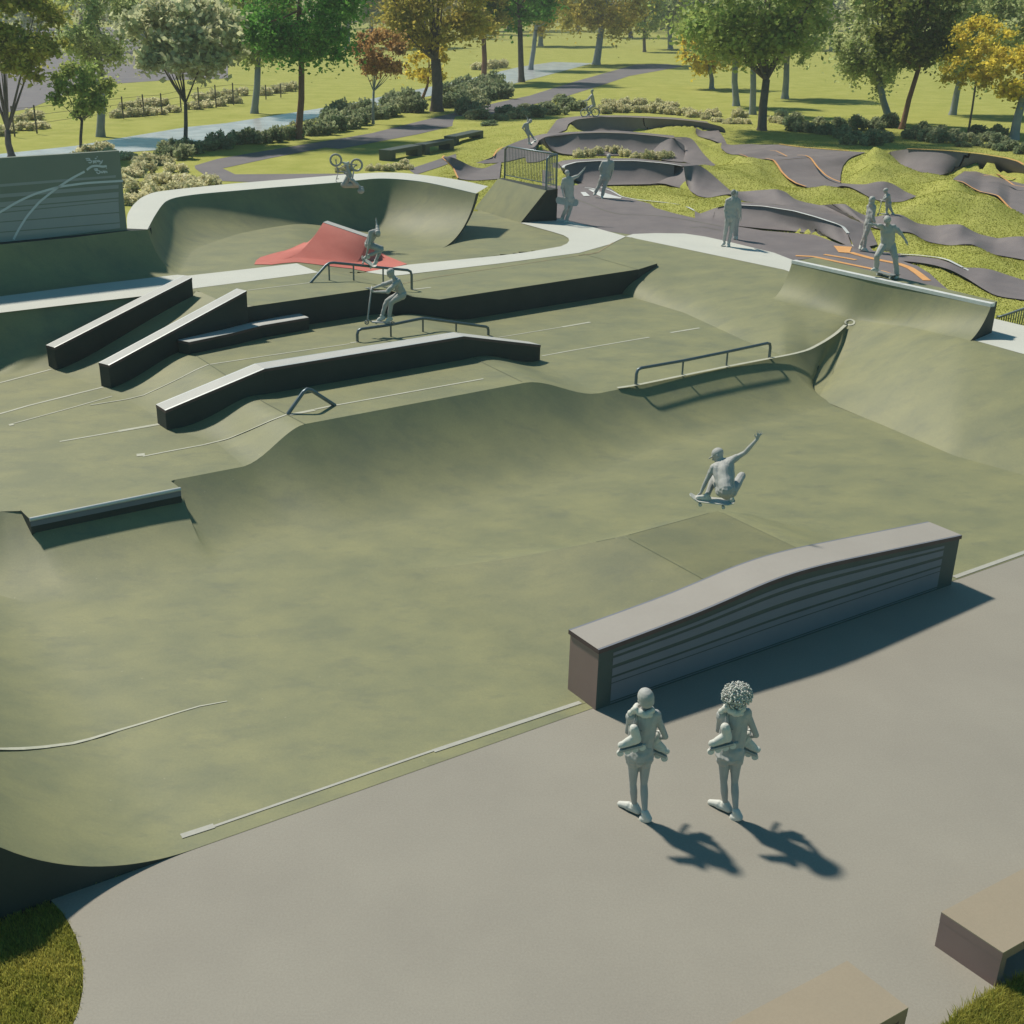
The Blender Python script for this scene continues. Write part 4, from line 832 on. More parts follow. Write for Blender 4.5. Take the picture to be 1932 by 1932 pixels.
# grass blades: near corners and mounds
def blades(name,label,pts,hh,wd,m,lean=.5):
    vs=[];fs=[]
    for x,y,z in pts:
        a=random.uniform(0,2*PI);h=hh*random.uniform(.5,1.2);w_=wd*random.uniform(.7,1.3);l=random.uniform(0,lean)*h;b_=random.uniform(0,2*PI)
        ca,sa=math.cos(a)*w_/2,math.sin(a)*w_/2;n=len(vs);mx,my=math.cos(b_)*l,math.sin(b_)*l
        vs+=[(x-ca,y-sa,z),(x+ca,y+sa,z),(x+ca*.7+mx*.4,y+sa*.7+my*.4,z+h*.6),(x-ca*.7+mx*.4,y-sa*.7+my*.4,z+h*.6),(x+mx,y+my,z+h)];fs+=[(n,n+1,n+2,n+3),(n+3,n+2,n+4)]
    me=bpy.data.meshes.new(name);me.from_pydata(vs,[],fs);me.materials.append(M[m]);me.update();o=bpy.data.objects.new(name,me);COL.objects.link(o)
    return tag(o,label,'grass',kind='stuff')
plXY=[(p.x,p.y) for p in outl];pts=[]
lc=[at(x,y,0) for x,y in((-120,1660),(160,1700),(165,2000),(60,2060),(-150,2060))];lx=[p.x for p in lc];ly=[p.y for p in lc]
while len(pts)<42000:
    x,y=random.uniform(min(lx)-.3,max(lx)+.2),random.uniform(min(ly)-.2,max(ly)+.2)
    if not inside(x,y,plXY) and y<9.9+ (x+4.4)*.6: pts.append((x,y,-.05))
blades('grass_corner','thick green grass patch at the bottom left corner',pts,.075,.012,'blade2',.8)
pts=[];lc=[at(*d6(x,y),0) for x,y in((1300,1100),(1932,880),(2200,1300),(1300,1300))];lx=[p.x for p in lc];ly=[p.y for p in lc]
while len(pts)<16000:
    x,y=random.uniform(min(lx),max(lx)),random.uniform(min(ly),max(ly))
    if not inside(x,y,plXY): pts.append((x,y,-.05))
pts+=[(p.x+random.gauss(0,.05),p.y+random.gauss(0,.05),-.0) for p in [at(*d6(random.uniform(1380,1800),0)[:1],d6(0,random.uniform(960,1180))[1],0) for _ in range(400)] if not inside(p.x,p.y,plXY)]
blades('grass_tufts','tall yellow green grass tufts at the bottom right corner',pts,.13,.012,'blade2',.7)
pts=[];ol=[[(p.x,p.y) for p in o_] for o_ in outl2]
bbx=[(min(p[0] for p in o_),max(p[0] for p in o_),min(p[1] for p in o_),max(p[1] for p in o_)) for o_ in ol]
stripXY=[(p[0],p[1]) for p in [v.co for v in []]]
while len(pts)<100000:
    r_=random.random();X_=random.uniform(830,1990);Y_=random.triangular(215,640,330)
    p=at(X_,Y_,1.5);x,y=p.x+random.uniform(-.2,.2),p.y+random.uniform(-.3,.3)
    if inside(x,y,parkXY): continue
    if any(b_[0]<x<b_[1] and b_[2]<y<b_[3] and inside(x,y,o_) for b_,o_ in zip(bbx,ol)): continue
    if y>80 or y<22: continue
    pts.append((x,y,gz(x,y)-.01))
blades('mound_grass','short yellow green turf covering the mounds of the pump track',pts,.04,.035,'blade',.9)
# ================================================================ TREES
def leaves(mb,c,r,n,ls,clumps,flat=.75,droop=0,gap=.0):
    """leaf sized diamonds gathered in clumps that fill an uneven crown"""
    cl=[]
    for _ in range(clumps):
        while True:
            d=Vector((random.gauss(0,1),random.gauss(0,1),random.gauss(0,1)))
            if d.length>1e-3:break
        d.normalize();q=random.uniform(.3,1.)**.6;d=Vector([math.copysign(abs(v_)**.8,v_) for v_ in d])
        if d.z<-.55:q*=.8
        cl.append((Vector((c[0]+d.x*r[0]*q,c[1]+d.y*r[1]*q,c[2]+d.z*r[2]*q)),random.uniform(.2,.4)*min(r)))
    tot=sum(k[1]**2 for k in cl)
    for cc_,cr_ in cl:
        for _ in range(int(n*cr_**2/tot)):
            d=Vector((random.gauss(0,1),random.gauss(0,1),random.gauss(0,1))).normalized();q=abs(random.gauss(0,.62))
            p=cc_+Vector((d.x*cr_*q,d.y*cr_*q,d.z*cr_*q*flat-droop*abs(random.gauss(0,1))*cr_))
            s_=ls*random.uniform(.6,1.3);a=Vector((random.gauss(0,1),random.gauss(0,1),random.gauss(0,.7))).normalized();b=a.orthogonal().normalized();b=(b*math.cos(q*9)+a.cross(b)*math.sin(q*9))
            n0=len(mb.v);mb.v+=[tuple(p-a*s_*.5),tuple(p+b*s_*.32+a*.05*s_),tuple(p+a*s_*.5),tuple(p-b*s_*.32)];mb.f.append((n0,n0+1,n0+2,n0+3))
    return cl
def tree(label,base,crown,col,trunk=6,bark='bark',n=5200,ls=9,clumps=46,k_=1.5,name='tree',cat='tree',forky=0,gz_=None,lean=0,droop=0,extra=None,cb=None,dark=None):
    """base=(px,py) foot; crown=(x0,x1,y0,y1) surveyed outline"""
    b=at(base[0],base[1],Z0-.04);
    if gz_ is not None:b=at(base[0],base[1],gz_)
    Y=b.y;c=atY((crown[0]+crown[1])/2,(crown[2]+crown[3])/2,Y);e_=atY(crown[1],(crown[2]+crown[3])/2,Y);tp=atY((crown[0]+crown[1])/2,crown[2],Y)
    m_px=(e_.x-c.x)/((crown[1]-crown[0])/2)
    r=((e_.x-c.x),(e_.x-c.x)*.9,(tp.z-c.z)*.98)
    t=empty(name,b,label,cat,None)
    if col=='leaf_willow' and name=='tree': crown=(crown[0]-(crown[1]-crown[0])*.12,crown[1]+(crown[1]-crown[0])*.12,crown[2],crown[3]+14);n=int(n*1.3)
    crown=(crown[0]-(crown[1]-crown[0])*.05,crown[1]+(crown[1]-crown[0])*.05,crown[2],crown[3]+.10*(crown[3]-max(-70,crown[2])))
    n=int(n*k_*1.45);ls=ls*1.18;clumps=int(clumps*1.25)
    mb=MB();cl=leaves(mb,c,r,n,ls*m_px,clumps,droop=droop)
    o=mb.build('crown',M[col],t,recalc=False)
    if extra and extra[0]==col:
        ecol,ecr,en=extra;c2=atY((ecr[0]+ecr[1])/2,(ecr[2]+ecr[3])/2,Y+.5)
        mb=MB();mb.v=[tuple(Vector(v)) for v in o.data.vertices and [Vector(vv.co)+b for vv in o.data.vertices]];mb.f=[tuple(p.vertices) for p in o.data.polygons];bpy.data.objects.remove(o)
        leaves(mb,c2,((ecr[1]-ecr[0])/2*m_px,)*2+((ecr[3]-ecr[2])/2*m_px,),en*2,ls*m_px,16);o=mb.build('crown',M[col],t,recalc=False)
    elif extra:
        ecol,ecr,en=extra;mb=MB();c2=atY((ecr[0]+ecr[1])/2,(ecr[2]+ecr[3])/2,Y+.5);leaves(mb,c2,((ecr[1]-ecr[0])/2*m_px,)*2+((ecr[3]-ecr[2])/2*m_px,),en,ls*m_px,14);mb.build('crown_patch',M[ecol],t,recalc=False)
    tw=trunk*m_px/2;s=MB();fk=Vector((b.x+(c.x-b.x)*.75+lean*m_px,b.y,max(b.z+.8,c.z-r[2]*(.75 if not forky else .95))))
    if cb: fk=atY(cb[0],cb[1],Y)
    mid=b.lerp(fk,.5)+Vector((random.uniform(-.5,.5)*tw,0,0))
    s.tube([b-Vector((0,0,.3)),b+Vector((0,0,.05)),b.lerp(fk,.12),mid,fk],[tw*1.5,tw*1.35,tw*1.08,tw*.95,tw*.85],9)
    ends=sorted([k[0] for k in cl],key=lambda p:random.random())[:(9 if forky else 7)]
    top_=Vector((c.x,c.y,c.z+r[2]*.45))
    if not forky: s.tube([fk,fk.lerp(top_,.5)+Vector((random.uniform(-.2,.2),0,0)),top_],[tw*.84,tw*.5,tw*.12],7)
    for q in ends:
        st_=fk if forky else fk.lerp(top_,random.uniform(.0,.6))
        mdl=st_.lerp(q,.45)+Vector((0,0,-.05*r[2]));s.tube([st_,mdl,q],[tw*(.5 if forky else .35),tw*.26,tw*.07],5,cap=False)
    s.build('trunk',M[bark],t,smooth=True);return t
tree('big olive green tree at the left edge with forked grey trunk',(22,297),(-60,118,-90,185),'leaf_olive',13,n=7500,ls=9,forky=1,cb=(14,245),clumps=60)
tree('small round green tree behind the mural wall',(152,292),(92,212,112,232),'leaf_mid',6,n=3200,ls=7,forky=1,clumps=30)
tree('pale willow like tree with blue grey trunk beyond the river, left',(190,258),(105,262,-90,150),'leaf_willow',15,'barkpale',n=5500,ls=6,droop=.5)
tree('round pale cream tree with forked trunk beside the river',(350,272),(228,448,-12,165),'leaf_pale',8,n=8000,ls=11,forky=1,cb=(350,195),clumps=60)
tree('pale trunk tree half hidden behind the pine, beyond the river',(480,214),(415,560,-60,140),'leaf_mid',13,'barkpale',n=4200,ls=7)
tree('tall pine with reddish trunk and deep green crown',(563,262),(438,700,-130,150),'leaf_deep',13,'barkred',n=11000,ls=7,clumps=70,name='pine_tree')
tree('small orange leaved tree with thin pale trunk',(704,234),(668,776,52,160),'leaf_rust',5,'barkpale',n=3600,ls=5,forky=1,cb=(705,172),clumps=34)
tree('large olive yellow tree with thick gnarled grey trunk',(824,210),(712,928,-110,120),'leaf_ochre',22,n=9500,ls=7,forky=1,cb=(822,112),clumps=70)
tree('slim tree with red trunk just right of the thick grey trunk',(797,186),(768,850,60,180),'leaf_gold',6,'barkred',n=1200,ls=6)
tree('red trunk tree with ochre crown at the river bank',(913,158),(862,962,-70,85),'leaf_ochre',10,'barkred',n=3800,ls=6)
tree('bright green tree standing at the water edge',(984,155),(900,1062,-110,78),'leaf_deep',11,n=6000,ls=7,clumps=52)
tree('grey trunk tree beyond the river behind the bright green one',(1001,132),(960,1070,-60,75),'leaf_ochre',9,'barkpale',n=2600,ls=6)
tree('double trunk tree with ochre crown where river and path meet',(1125,122),(1040,1238,-110,92),'leaf_ochre',14,'barkpale',n=8000,ls=6,clumps=60)
tree('small distant tree with narrow dark trunk beyond the path end',(1216,98),(1180,1255,-30,78),'leaf_mid',6,n=2000,ls=5)
tree('huge spreading green tree with forked trunk behind the pump track',(1437,250),(1240,1602,-190,150),'leaf_mid',17,n=12000,ls=9,forky=1,cb=(1446,150),clumps=90)
tree('yellow leaved tree with pale trunk left of the spreading tree',(1343,168),(1283,1400,20,150),'leaf_gold',9,'barkpale',n=3200,ls=7)
tree('pale trunk tree, nearer of two left behind the spreading tree trunk',(1389,200),(1330,1450,-40,130),'leaf_willow',12,'barkpale',n=3600,ls=6,droop=.3)
tree('whitish trunk tree touching the left side of the spreading tree',(1420,216),(1370,1480,-60,140),'leaf_willow',12,'barkpale',n=3000,ls=6,droop=.3)
tree('pale trunk tree right behind the spreading tree',(1481,186),(1420,1560,-40,142),'leaf_willow',12,'barkpale',n=4200,ls=6,droop=.3)
tree('willow like pale tree left of the dark maple',(1680,233),(1585,1730,-60,180),'leaf_willow',13,'barkpale',n=6500,ls=6,droop=.7,clumps=60)
tree('dark green dense maple with slanting reddish trunk',(1701,244),(1662,1812,-80,165),'leaf_dark',10,'barkred',n=9000,ls=8,clumps=60,cb=(1733,130))
tree('pale weeping tree behind the yellow sapling',(1797,217),(1760,1905,-80,165),'leaf_willow',12,'barkpale',n=6000,ls=6,droop=.7)
tree('slender yellow sapling with thin dark stem',(1826,256),(1785,1905,32,190),'leaf_gold',4,n=2600,ls=6,name='sapling',clumps=40,cb=(1842,150))
tree('pale trunk tree with yellow leaves cut by the right edge',(1912,264),(1868,2010,60,215),'leaf_gold',17,'barkpale',n=2600,ls=7,clumps=30)
tree('pale willow crown at the top right corner',(1960,225),(1870,2080,-100,120),'leaf_willow',14,'barkpale',n=6000,ls=6,droop=.6)
random.seed(11)
bgk=[('leaf_far','hazy pale green tree in the far background'),('leaf_pale','hazy cream green tree in the far background'),('leaf_willow','hazy mid green tree in the far background'),('leaf_ochre','hazy ochre tree in the far background')]
nm=['behind the far road','above the cream tree','left of the pine','right of the pine','above the orange tree','behind the thick trunk','over the river bend','behind the double trunk','beyond the path end','in the gap of the path','left of the spreading tree','behind the spreading tree','right of the spreading tree','behind the dark maple','behind the sapling','at the right corner','at the left corner','above the mural wall','between pine and ochre tree']
xs_=[40,330,430,640,700,800,960,1090,1190,1250,1300,1470,1600,1690,1830,1925,-20,150,900]
for i,x in enumerate(xs_):
    k=bgk[(i*7)%4] if 5<x<1240 else bgk[i%2]
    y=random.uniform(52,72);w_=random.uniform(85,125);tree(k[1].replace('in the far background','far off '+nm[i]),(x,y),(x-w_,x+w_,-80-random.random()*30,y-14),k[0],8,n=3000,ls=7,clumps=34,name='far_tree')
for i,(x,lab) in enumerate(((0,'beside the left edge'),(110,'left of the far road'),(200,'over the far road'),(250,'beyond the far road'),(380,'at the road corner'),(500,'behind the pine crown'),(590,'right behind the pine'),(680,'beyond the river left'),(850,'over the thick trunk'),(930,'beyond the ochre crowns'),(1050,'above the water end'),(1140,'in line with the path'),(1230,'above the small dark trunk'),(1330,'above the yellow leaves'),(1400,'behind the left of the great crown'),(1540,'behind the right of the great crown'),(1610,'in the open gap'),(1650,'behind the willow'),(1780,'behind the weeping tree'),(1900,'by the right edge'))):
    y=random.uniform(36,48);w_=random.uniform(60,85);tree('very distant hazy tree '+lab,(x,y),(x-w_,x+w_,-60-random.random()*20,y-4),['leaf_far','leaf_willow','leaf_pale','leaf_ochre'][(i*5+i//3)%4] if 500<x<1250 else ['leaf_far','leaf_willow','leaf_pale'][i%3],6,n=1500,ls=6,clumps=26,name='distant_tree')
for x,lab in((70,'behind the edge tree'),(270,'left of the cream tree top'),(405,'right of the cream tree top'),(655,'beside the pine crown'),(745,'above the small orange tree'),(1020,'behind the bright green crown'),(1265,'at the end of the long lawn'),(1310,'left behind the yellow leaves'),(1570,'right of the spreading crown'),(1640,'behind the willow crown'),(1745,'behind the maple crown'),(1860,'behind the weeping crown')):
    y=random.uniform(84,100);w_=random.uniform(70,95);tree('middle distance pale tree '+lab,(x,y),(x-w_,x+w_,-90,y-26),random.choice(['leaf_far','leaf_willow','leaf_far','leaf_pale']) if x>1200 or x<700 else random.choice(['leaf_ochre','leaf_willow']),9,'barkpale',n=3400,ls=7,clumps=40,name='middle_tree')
# ================================================================ SHRUBS
SV=[]
def shrub_mesh(col,seed,n=900):
    random.seed(seed);mb=MB();cl=[]
    for _ in range(16):
        a=random.uniform(0,2*PI);q=random.random()**.5;cl.append((math.cos(a)*q*.8,math.sin(a)*q*.8,random.uniform(.25,.8)*(1-q*.45)))
    for _ in range(n):
        k=random.choice(cl);d=Vector((random.gauss(0,1),random.gauss(0,1),random.gauss(0,1))).normalized()*random.random()**.4*.34
        p=Vector(k)+d;p.z=max(.03,p.z);s_=random.uniform(.18,.36);a=Vector((random.gauss(0,1),random.gauss(0,1),random.gauss(.3,.5))).normalized();b=a.orthogonal().normalized();b=b*math.cos(d.x*40)+a.cross(b)*math.sin(d.x*40)
        n0=len(mb.v);mb.v+=[tuple(p-a*s_*.5),tuple(p+b*s_*.26),tuple(p+a*s_*.5),tuple(p-b*s_*.26)];mb.f.append((n0,n0+1,n0+2,n0+3))
    me=bpy.data.meshes.new('shrub');me.from_pydata(mb.v,[],mb.f);me.materials.append(M[col]);me.update();return me
SM_={'c':[shrub_mesh('shrub_cream',i) for i in range(3)],'g':[shrub_mesh('shrub_green',10+i) for i in range(3)],'d':[shrub_mesh('shrub_green',20+i,1300) for i in range(2)]}
def bed(kind,pts,wpx,hf,label,group,z=Z0-.04):
    """a run of shrubs; each shrub is its own object"""
    random.seed(len(pts)*7+int(wpx))
    for i,(x,y) in enumerate(pts):
        p=at(x,y,z);m_px=(at(x+10,y,z)-p).length/10;o=bpy.data.objects.new('shrub',random.choice(SM_[kind]));COL.objects.link(o)
        w_=wpx*m_px/2*random.uniform(.85,1.2);o.location=p;o.rotation_euler=(0,0,random.uniform(0,6.28));o.scale=(w_*1.05,w_*.85,w_*hf*1.35*random.uniform(.85,1.2))
        tag(o,label,'shrub',group)
bed('c',[(235,352),(262,362),(300,348),(340,352),(370,356),(250,385),(285,378),(325,366),(365,368),(392,355),(245,335),(275,330)],56,.8,'leafy cream and green shrub in the bed between mural wall and bowl rim','shrubs beside the mural wall')
bed('c',[(170,293),(205,297),(240,300),(275,305),(310,312),(330,325),(195,285),(150,300)],48,.7,'leafy shrub in the hedge above the right end of the mural wall','shrubs above the mural wall')
bed('g',[(330,288),(355,290),(318,298),(395,283),(420,280),(445,272),(470,270),(498,270),(522,268),(550,262),(350,300)],52,.85,'dark green shrub on the near bank of the river left of the pine','shrubs on the river bank left of the pine')
bed('g',[(600,255),(630,248),(655,242),(680,236),(708,224),(735,219),(760,212),(785,212),(620,232),(650,222),(690,215),(740,205),(770,198)],54,.9,'dark green shrub on the near river bank around the orange tree','shrubs on the river bank around the orange tree')
bed('g',[(845,203),(868,198),(890,192),(912,188),(935,186),(860,180),(885,172),(910,168),(930,170),(905,207),(880,215)],54,.9,'dark green shrub in the clump right of the thick gnarled trunk','shrubs beside the thick gnarled trunk')
bed('d',[(905,225),(940,228),(975,225),(1010,222),(1045,216),(1075,208),(955,215),(990,210),(1030,205),(925,240),(1060,195)],50,.5,'low dark shrub in the shaded bed left of the farthest berm','low shrubs left of the farthest berm')
bed('c',[(20,250),(48,246),(75,243),(0,256),(40,232),(62,226)],40,.75,'pale shrub beside the river at the left edge','shrubs at the left edge beyond the wall')
bed('c',[(225,222),(250,220),(275,218),(300,216),(325,212),(240,205),(270,202),(300,200)],36,.7,'pale shrub in the hedge along the wire fence left of the cream tree','hedge shrubs along the fence left of the cream tree')
bed('c',[(365,206),(390,203),(415,200),(440,195),(380,192),(405,188),(430,184),(455,180),(500,180),(520,176),(545,172)],34,.75,'pale shrub in the hedge along the wire fence right of the cream tree','hedge shrubs along the fence right of the cream tree')
bed('c',[(902,132),(925,130),(945,128)],30,.8,'pale round shrub beyond the river behind the red trunk','shrubs beyond the river')
bed('c',[(1140,214),(1165,212),(1190,212),(1215,212),(1240,214),(1265,216),(1150,202),(1180,200),(1210,200),(1240,202),(1268,205),(1290,218)],34,.8,'cream and green shrub in the hedge behind the farthest berm','shrubs behind the farthest berm')
bed('c',[(1310,222),(1330,226),(1352,232),(1375,236),(1345,220),(1400,236),(1462,232),(1480,235),(1470,222),(1395,222)],34,.75,'pale shrub in the low hedge left and right of the spreading trunk','shrubs around the spreading tree trunk')
bed('d',[(1500,250),(1530,252),(1560,255),(1590,262),(1620,264),(1650,262),(1545,240),(1580,245),(1615,246),(1650,246),(1675,240),(1500,238),(1600,275),(1640,276),(1670,270)],46,.75,'dark shaded shrub in the bed left of the slanting maple trunk','shaded shrubs left of the maple trunk')
bed('d',[(1720,262),(1745,266),(1770,270),(1800,270),(1830,268),(1860,266),(1740,252),(1770,256),(1880,278),(1905,285),(1930,292),(1850,256),(1880,262)],44,.75,'dark shaded shrub in the bed right of the slanting maple trunk','shaded shrubs right of the maple trunk')
bed('g',[(1842,276),(1865,280),(1885,285),(1815,278)],30,.7,'pale edged shrub below the yellow sapling','shrubs below the sapling')
bed('c',[(1143,245),(1160,243),(1178,241),(1196,242),(1214,243),(1232,245),(1248,246)],22,.9,'cream shrub planted inside the farthest berm','shrubs planted inside the farthest berm')
bed('c',[(1093,298),(1110,296),(1128,292),(1145,290),(1163,292),(1180,296),(1198,299),(1222,300),(1240,299),(1256,301),(1137,282),(1155,283)],28,.95,'cream shrub planted inside the middle berm','shrubs planted inside the middle berm')
bed('c',[(655,322),(700,322),(718,322),(735,322),(752,320),(770,320),(765,310),(640,325)],24,.9,'cream shrub peeping over the bowl rim near the upside down cyclist','shrubs behind the bowl rim')
# ================================================================ WIRE FENCE, RAILINGS, BACK BENCHES
wf=empty('wire_fence',at(350,225,Z0),'thin post and wire fence along the far side of the river','fence')
fp=[(28,258,200),(70,252,198),(233,224,182),(272,220,178),(306,216,176),(342,210,168),(376,206,164),(408,203,160),(441,198,156),(502,188,160),(530,184,158)]
tops=[]
for x,y,ty in fp:
    b_=at(x,y,Z0);zt=ztop(b_,ty);s=MB();s.tube([b_,Vector((b_.x,b_.y,zt))],.05,6);s.build('post',M['wood'],wf);tops.append((b_,zt))
s=MB()
for f_ in(.35,.65,.92): s.tube([Vector((b_.x,b_.y,b_.z+(zt-b_.z)*f_)) for b_,zt in tops],.012,4)
s.build('wire',M['wood'],wf)
def railing(label,A_,B_,h,n,ret=None,slope=None):
    t=empty('railing',A_,label,'railing');up_v=Vector((0,0,h))
    s=MB();pts_=[A_,A_+up_v*.9,A_+up_v+(B_-A_).normalized()*.18,B_+up_v-(B_-A_).normalized()*.02,B_];s.tube(pts_,.032,8);s.build('frame',M['steel'],t,smooth=True,auto=50)
    s=MB();s.tube([A_+Vector((0,0,.12)),B_+Vector((0,0,.12))],.018,6);s.build('lower_rail',M['steel'],t)
    for i in range(1,n):
        p=A_.lerp(B_,i/n);s=MB();s.tube([p+Vector((0,0,.12)),p+up_v],.011,5);s.build('bar',M['steel'],t)
    if ret is not None:
        s=MB();s.tube([ret,ret+up_v*.9,ret+up_v*.99+(B_-ret).normalized()*.12,B_+up_v*.99],.03,8);s.build('frame',M['steel'],t,smooth=True,auto=50)
        for i in range(1,7):
            p=ret.lerp(B_,i/7);s=MB();s.tube([p+Vector((0,0,.1)),p+up_v*.99],.011,5);s.build('bar',M['steel'],t)
    return t
rA=kd[0]+Vector((.05,-.08,0));rB=kd[1]+Vector((-.05,0,0));rC=kt[1]+Vector((-.0,.12,0))
hR=ztop(rB,e7(0,285)[1])-rB.z;print('rail h',hR,rA,rB,rC)
railing('tall grey barred railing on the deck of the steep bank',rA,rB,min(1.35,hR),34,rC)
rt_=empty('railing',at(*c7(1800,1375),1.4),'dark barred railing sloping up at the right edge beside the pale strip','railing')
bt_=[];tp_=[]
for i in range(24):
    x=1742+i*16;b_=at(*c7(x,1356+i*3.0),1.4);z_=ztop(b_,c7(0,1358-i*6.2)[1]);bt_.append(b_);tp_.append(Vector((b_.x,b_.y,max(b_.z+.03,z_))))
    m=MB();m.tube([b_-Vector((0,0,.1)),tp_[-1]],.014,5);m.build('bar',M['steel'],rt_)
m=MB();m.tube(tp_,.03,8);m.build('top_rail',M['steel'],rt_,smooth=True)
for i,(a_,b_,w_) in enumerate((((738,304),(800,292),1),((803,292),(860,281),1),((860,276),(915,263),1))):
    A_,B_=at(*a_,Z0-.03),at(*b_,Z0-.03);d_=(B_-A_);L_=d_.length;d_.normalize();wv_=Vector((-d_.y,d_.x,0))*.7
    bench(['dark concrete bench on the small pavement, leftmost of three','dark concrete bench on the small pavement, middle of three','dark concrete bench on the small pavement, rightmost of three'][i],A_,d_,wv_,L_*.94,A_.z+.5,th=.17,leg=.42,m='box_frame',side='box_frame')
# ================================================================ PEOPLE
def cone(mb,a,b,ra,rb,n=9):
    a=Vector(a);b=Vector(b)
    mb.tube([a,b],[ra,rb],n);mb.ball(a,ra,8);mb.ball(b,rb,8)
def fuse(name,mb,vox,mat_,parent,sm=3,disp=None):
    me=bpy.data.meshes.new(name+'_raw');me.from_pydata(mb.v,[],mb.f);bm=bmesh.new();bm.from_mesh(me);bmesh.ops.recalc_face_normals(bm,faces=bm.faces);bm.to_mesh(me);bm.free()
    o=bpy.data.objects.new(name,me);COL.objects.link(o)
    r=o.modifiers.new('r','REMESH');r.mode='VOXEL';r.voxel_size=vox
    s=o.modifiers.new('s','SMOOTH');s.iterations=sm;s.factor=.5
    dg=bpy.context.evaluated_depsgraph_get();ev=o.evaluated_get(dg);m2=bpy.data.meshes.new_from_object(ev);m2.name=name
    off=Vector(parent.location)
    co_=np.zeros(len(m2.vertices)*3);m2.vertices.foreach_get('co',co_);co_=co_.reshape(-1,3)
    if disp:
        for i in range(len(co_)):
            v=Vector(co_[i]);nn=m2.vertices[i].normal;k=noise.noise(v*disp[1]+Vector((parent.location.x,0,0)));k2=noise.noise(Vector((v.x*6,v.y*6,v.z*disp[1]*1.6)));co_[i]+=np.array(nn)*disp[0]*(k+k2*.8)
    co_-=np.array(off);m2.vertices.foreach_set('co',co_.reshape(-1));m2.polygons.foreach_set('use_smooth',[True]*len(m2.polygons));m2.materials.clear();m2.materials.append(M[mat_]);m2.update()
    bpy.data.objects.remove(o);bpy.data.meshes.remove(me)
    o=bpy.data.objects.new(name,m2);COL.objects.link(o);o.parent=parent
    return o
def hand(mb,w,d,side,s=1.,spread=.25,curl=.15,fine=True):
    """w wrist, d direction of the hand, side = direction of the thumb"""
    d=Vector(d).normalized();side=Vector(side);side=(side-d*side.dot(d)).normalized();nr=d.cross(side)
    for k in(-.022,-.007,.008,.022): cone(mb,w+side*k*.7*s,w+d*.085*s+side*k*s,.014*s,.013*s,6)
    if fine:
        for i,(k,l) in enumerate(((.03,.07),(.010,.082),(-.010,.077),(-.029,.06))):
            b=w+d*.085*s+side*k*s;dd_=(d+side*k/.03*spread).normalized();m_=b+dd_*l*.5*s;e_=m_+(dd_+nr*curl*2).normalized()*l*.5*s
            cone(mb,b,m_,.0095*s,.009*s,6);cone(mb,m_,e_,.009*s,.0075*s,6)
        b=w+d*.03*s+side*.025*s;m_=b+(d*.6+side).normalized()*.035*s;cone(mb,b,m_,.013*s,.011*s,6);cone(mb,m_,m_+(d+side*.45).normalized()*.032*s,.011*s,.009*s,6)
    else: cone(mb,w+d*.08*s,w+d*.15*s+nr*.02*s,.022*s,.014*s,6)
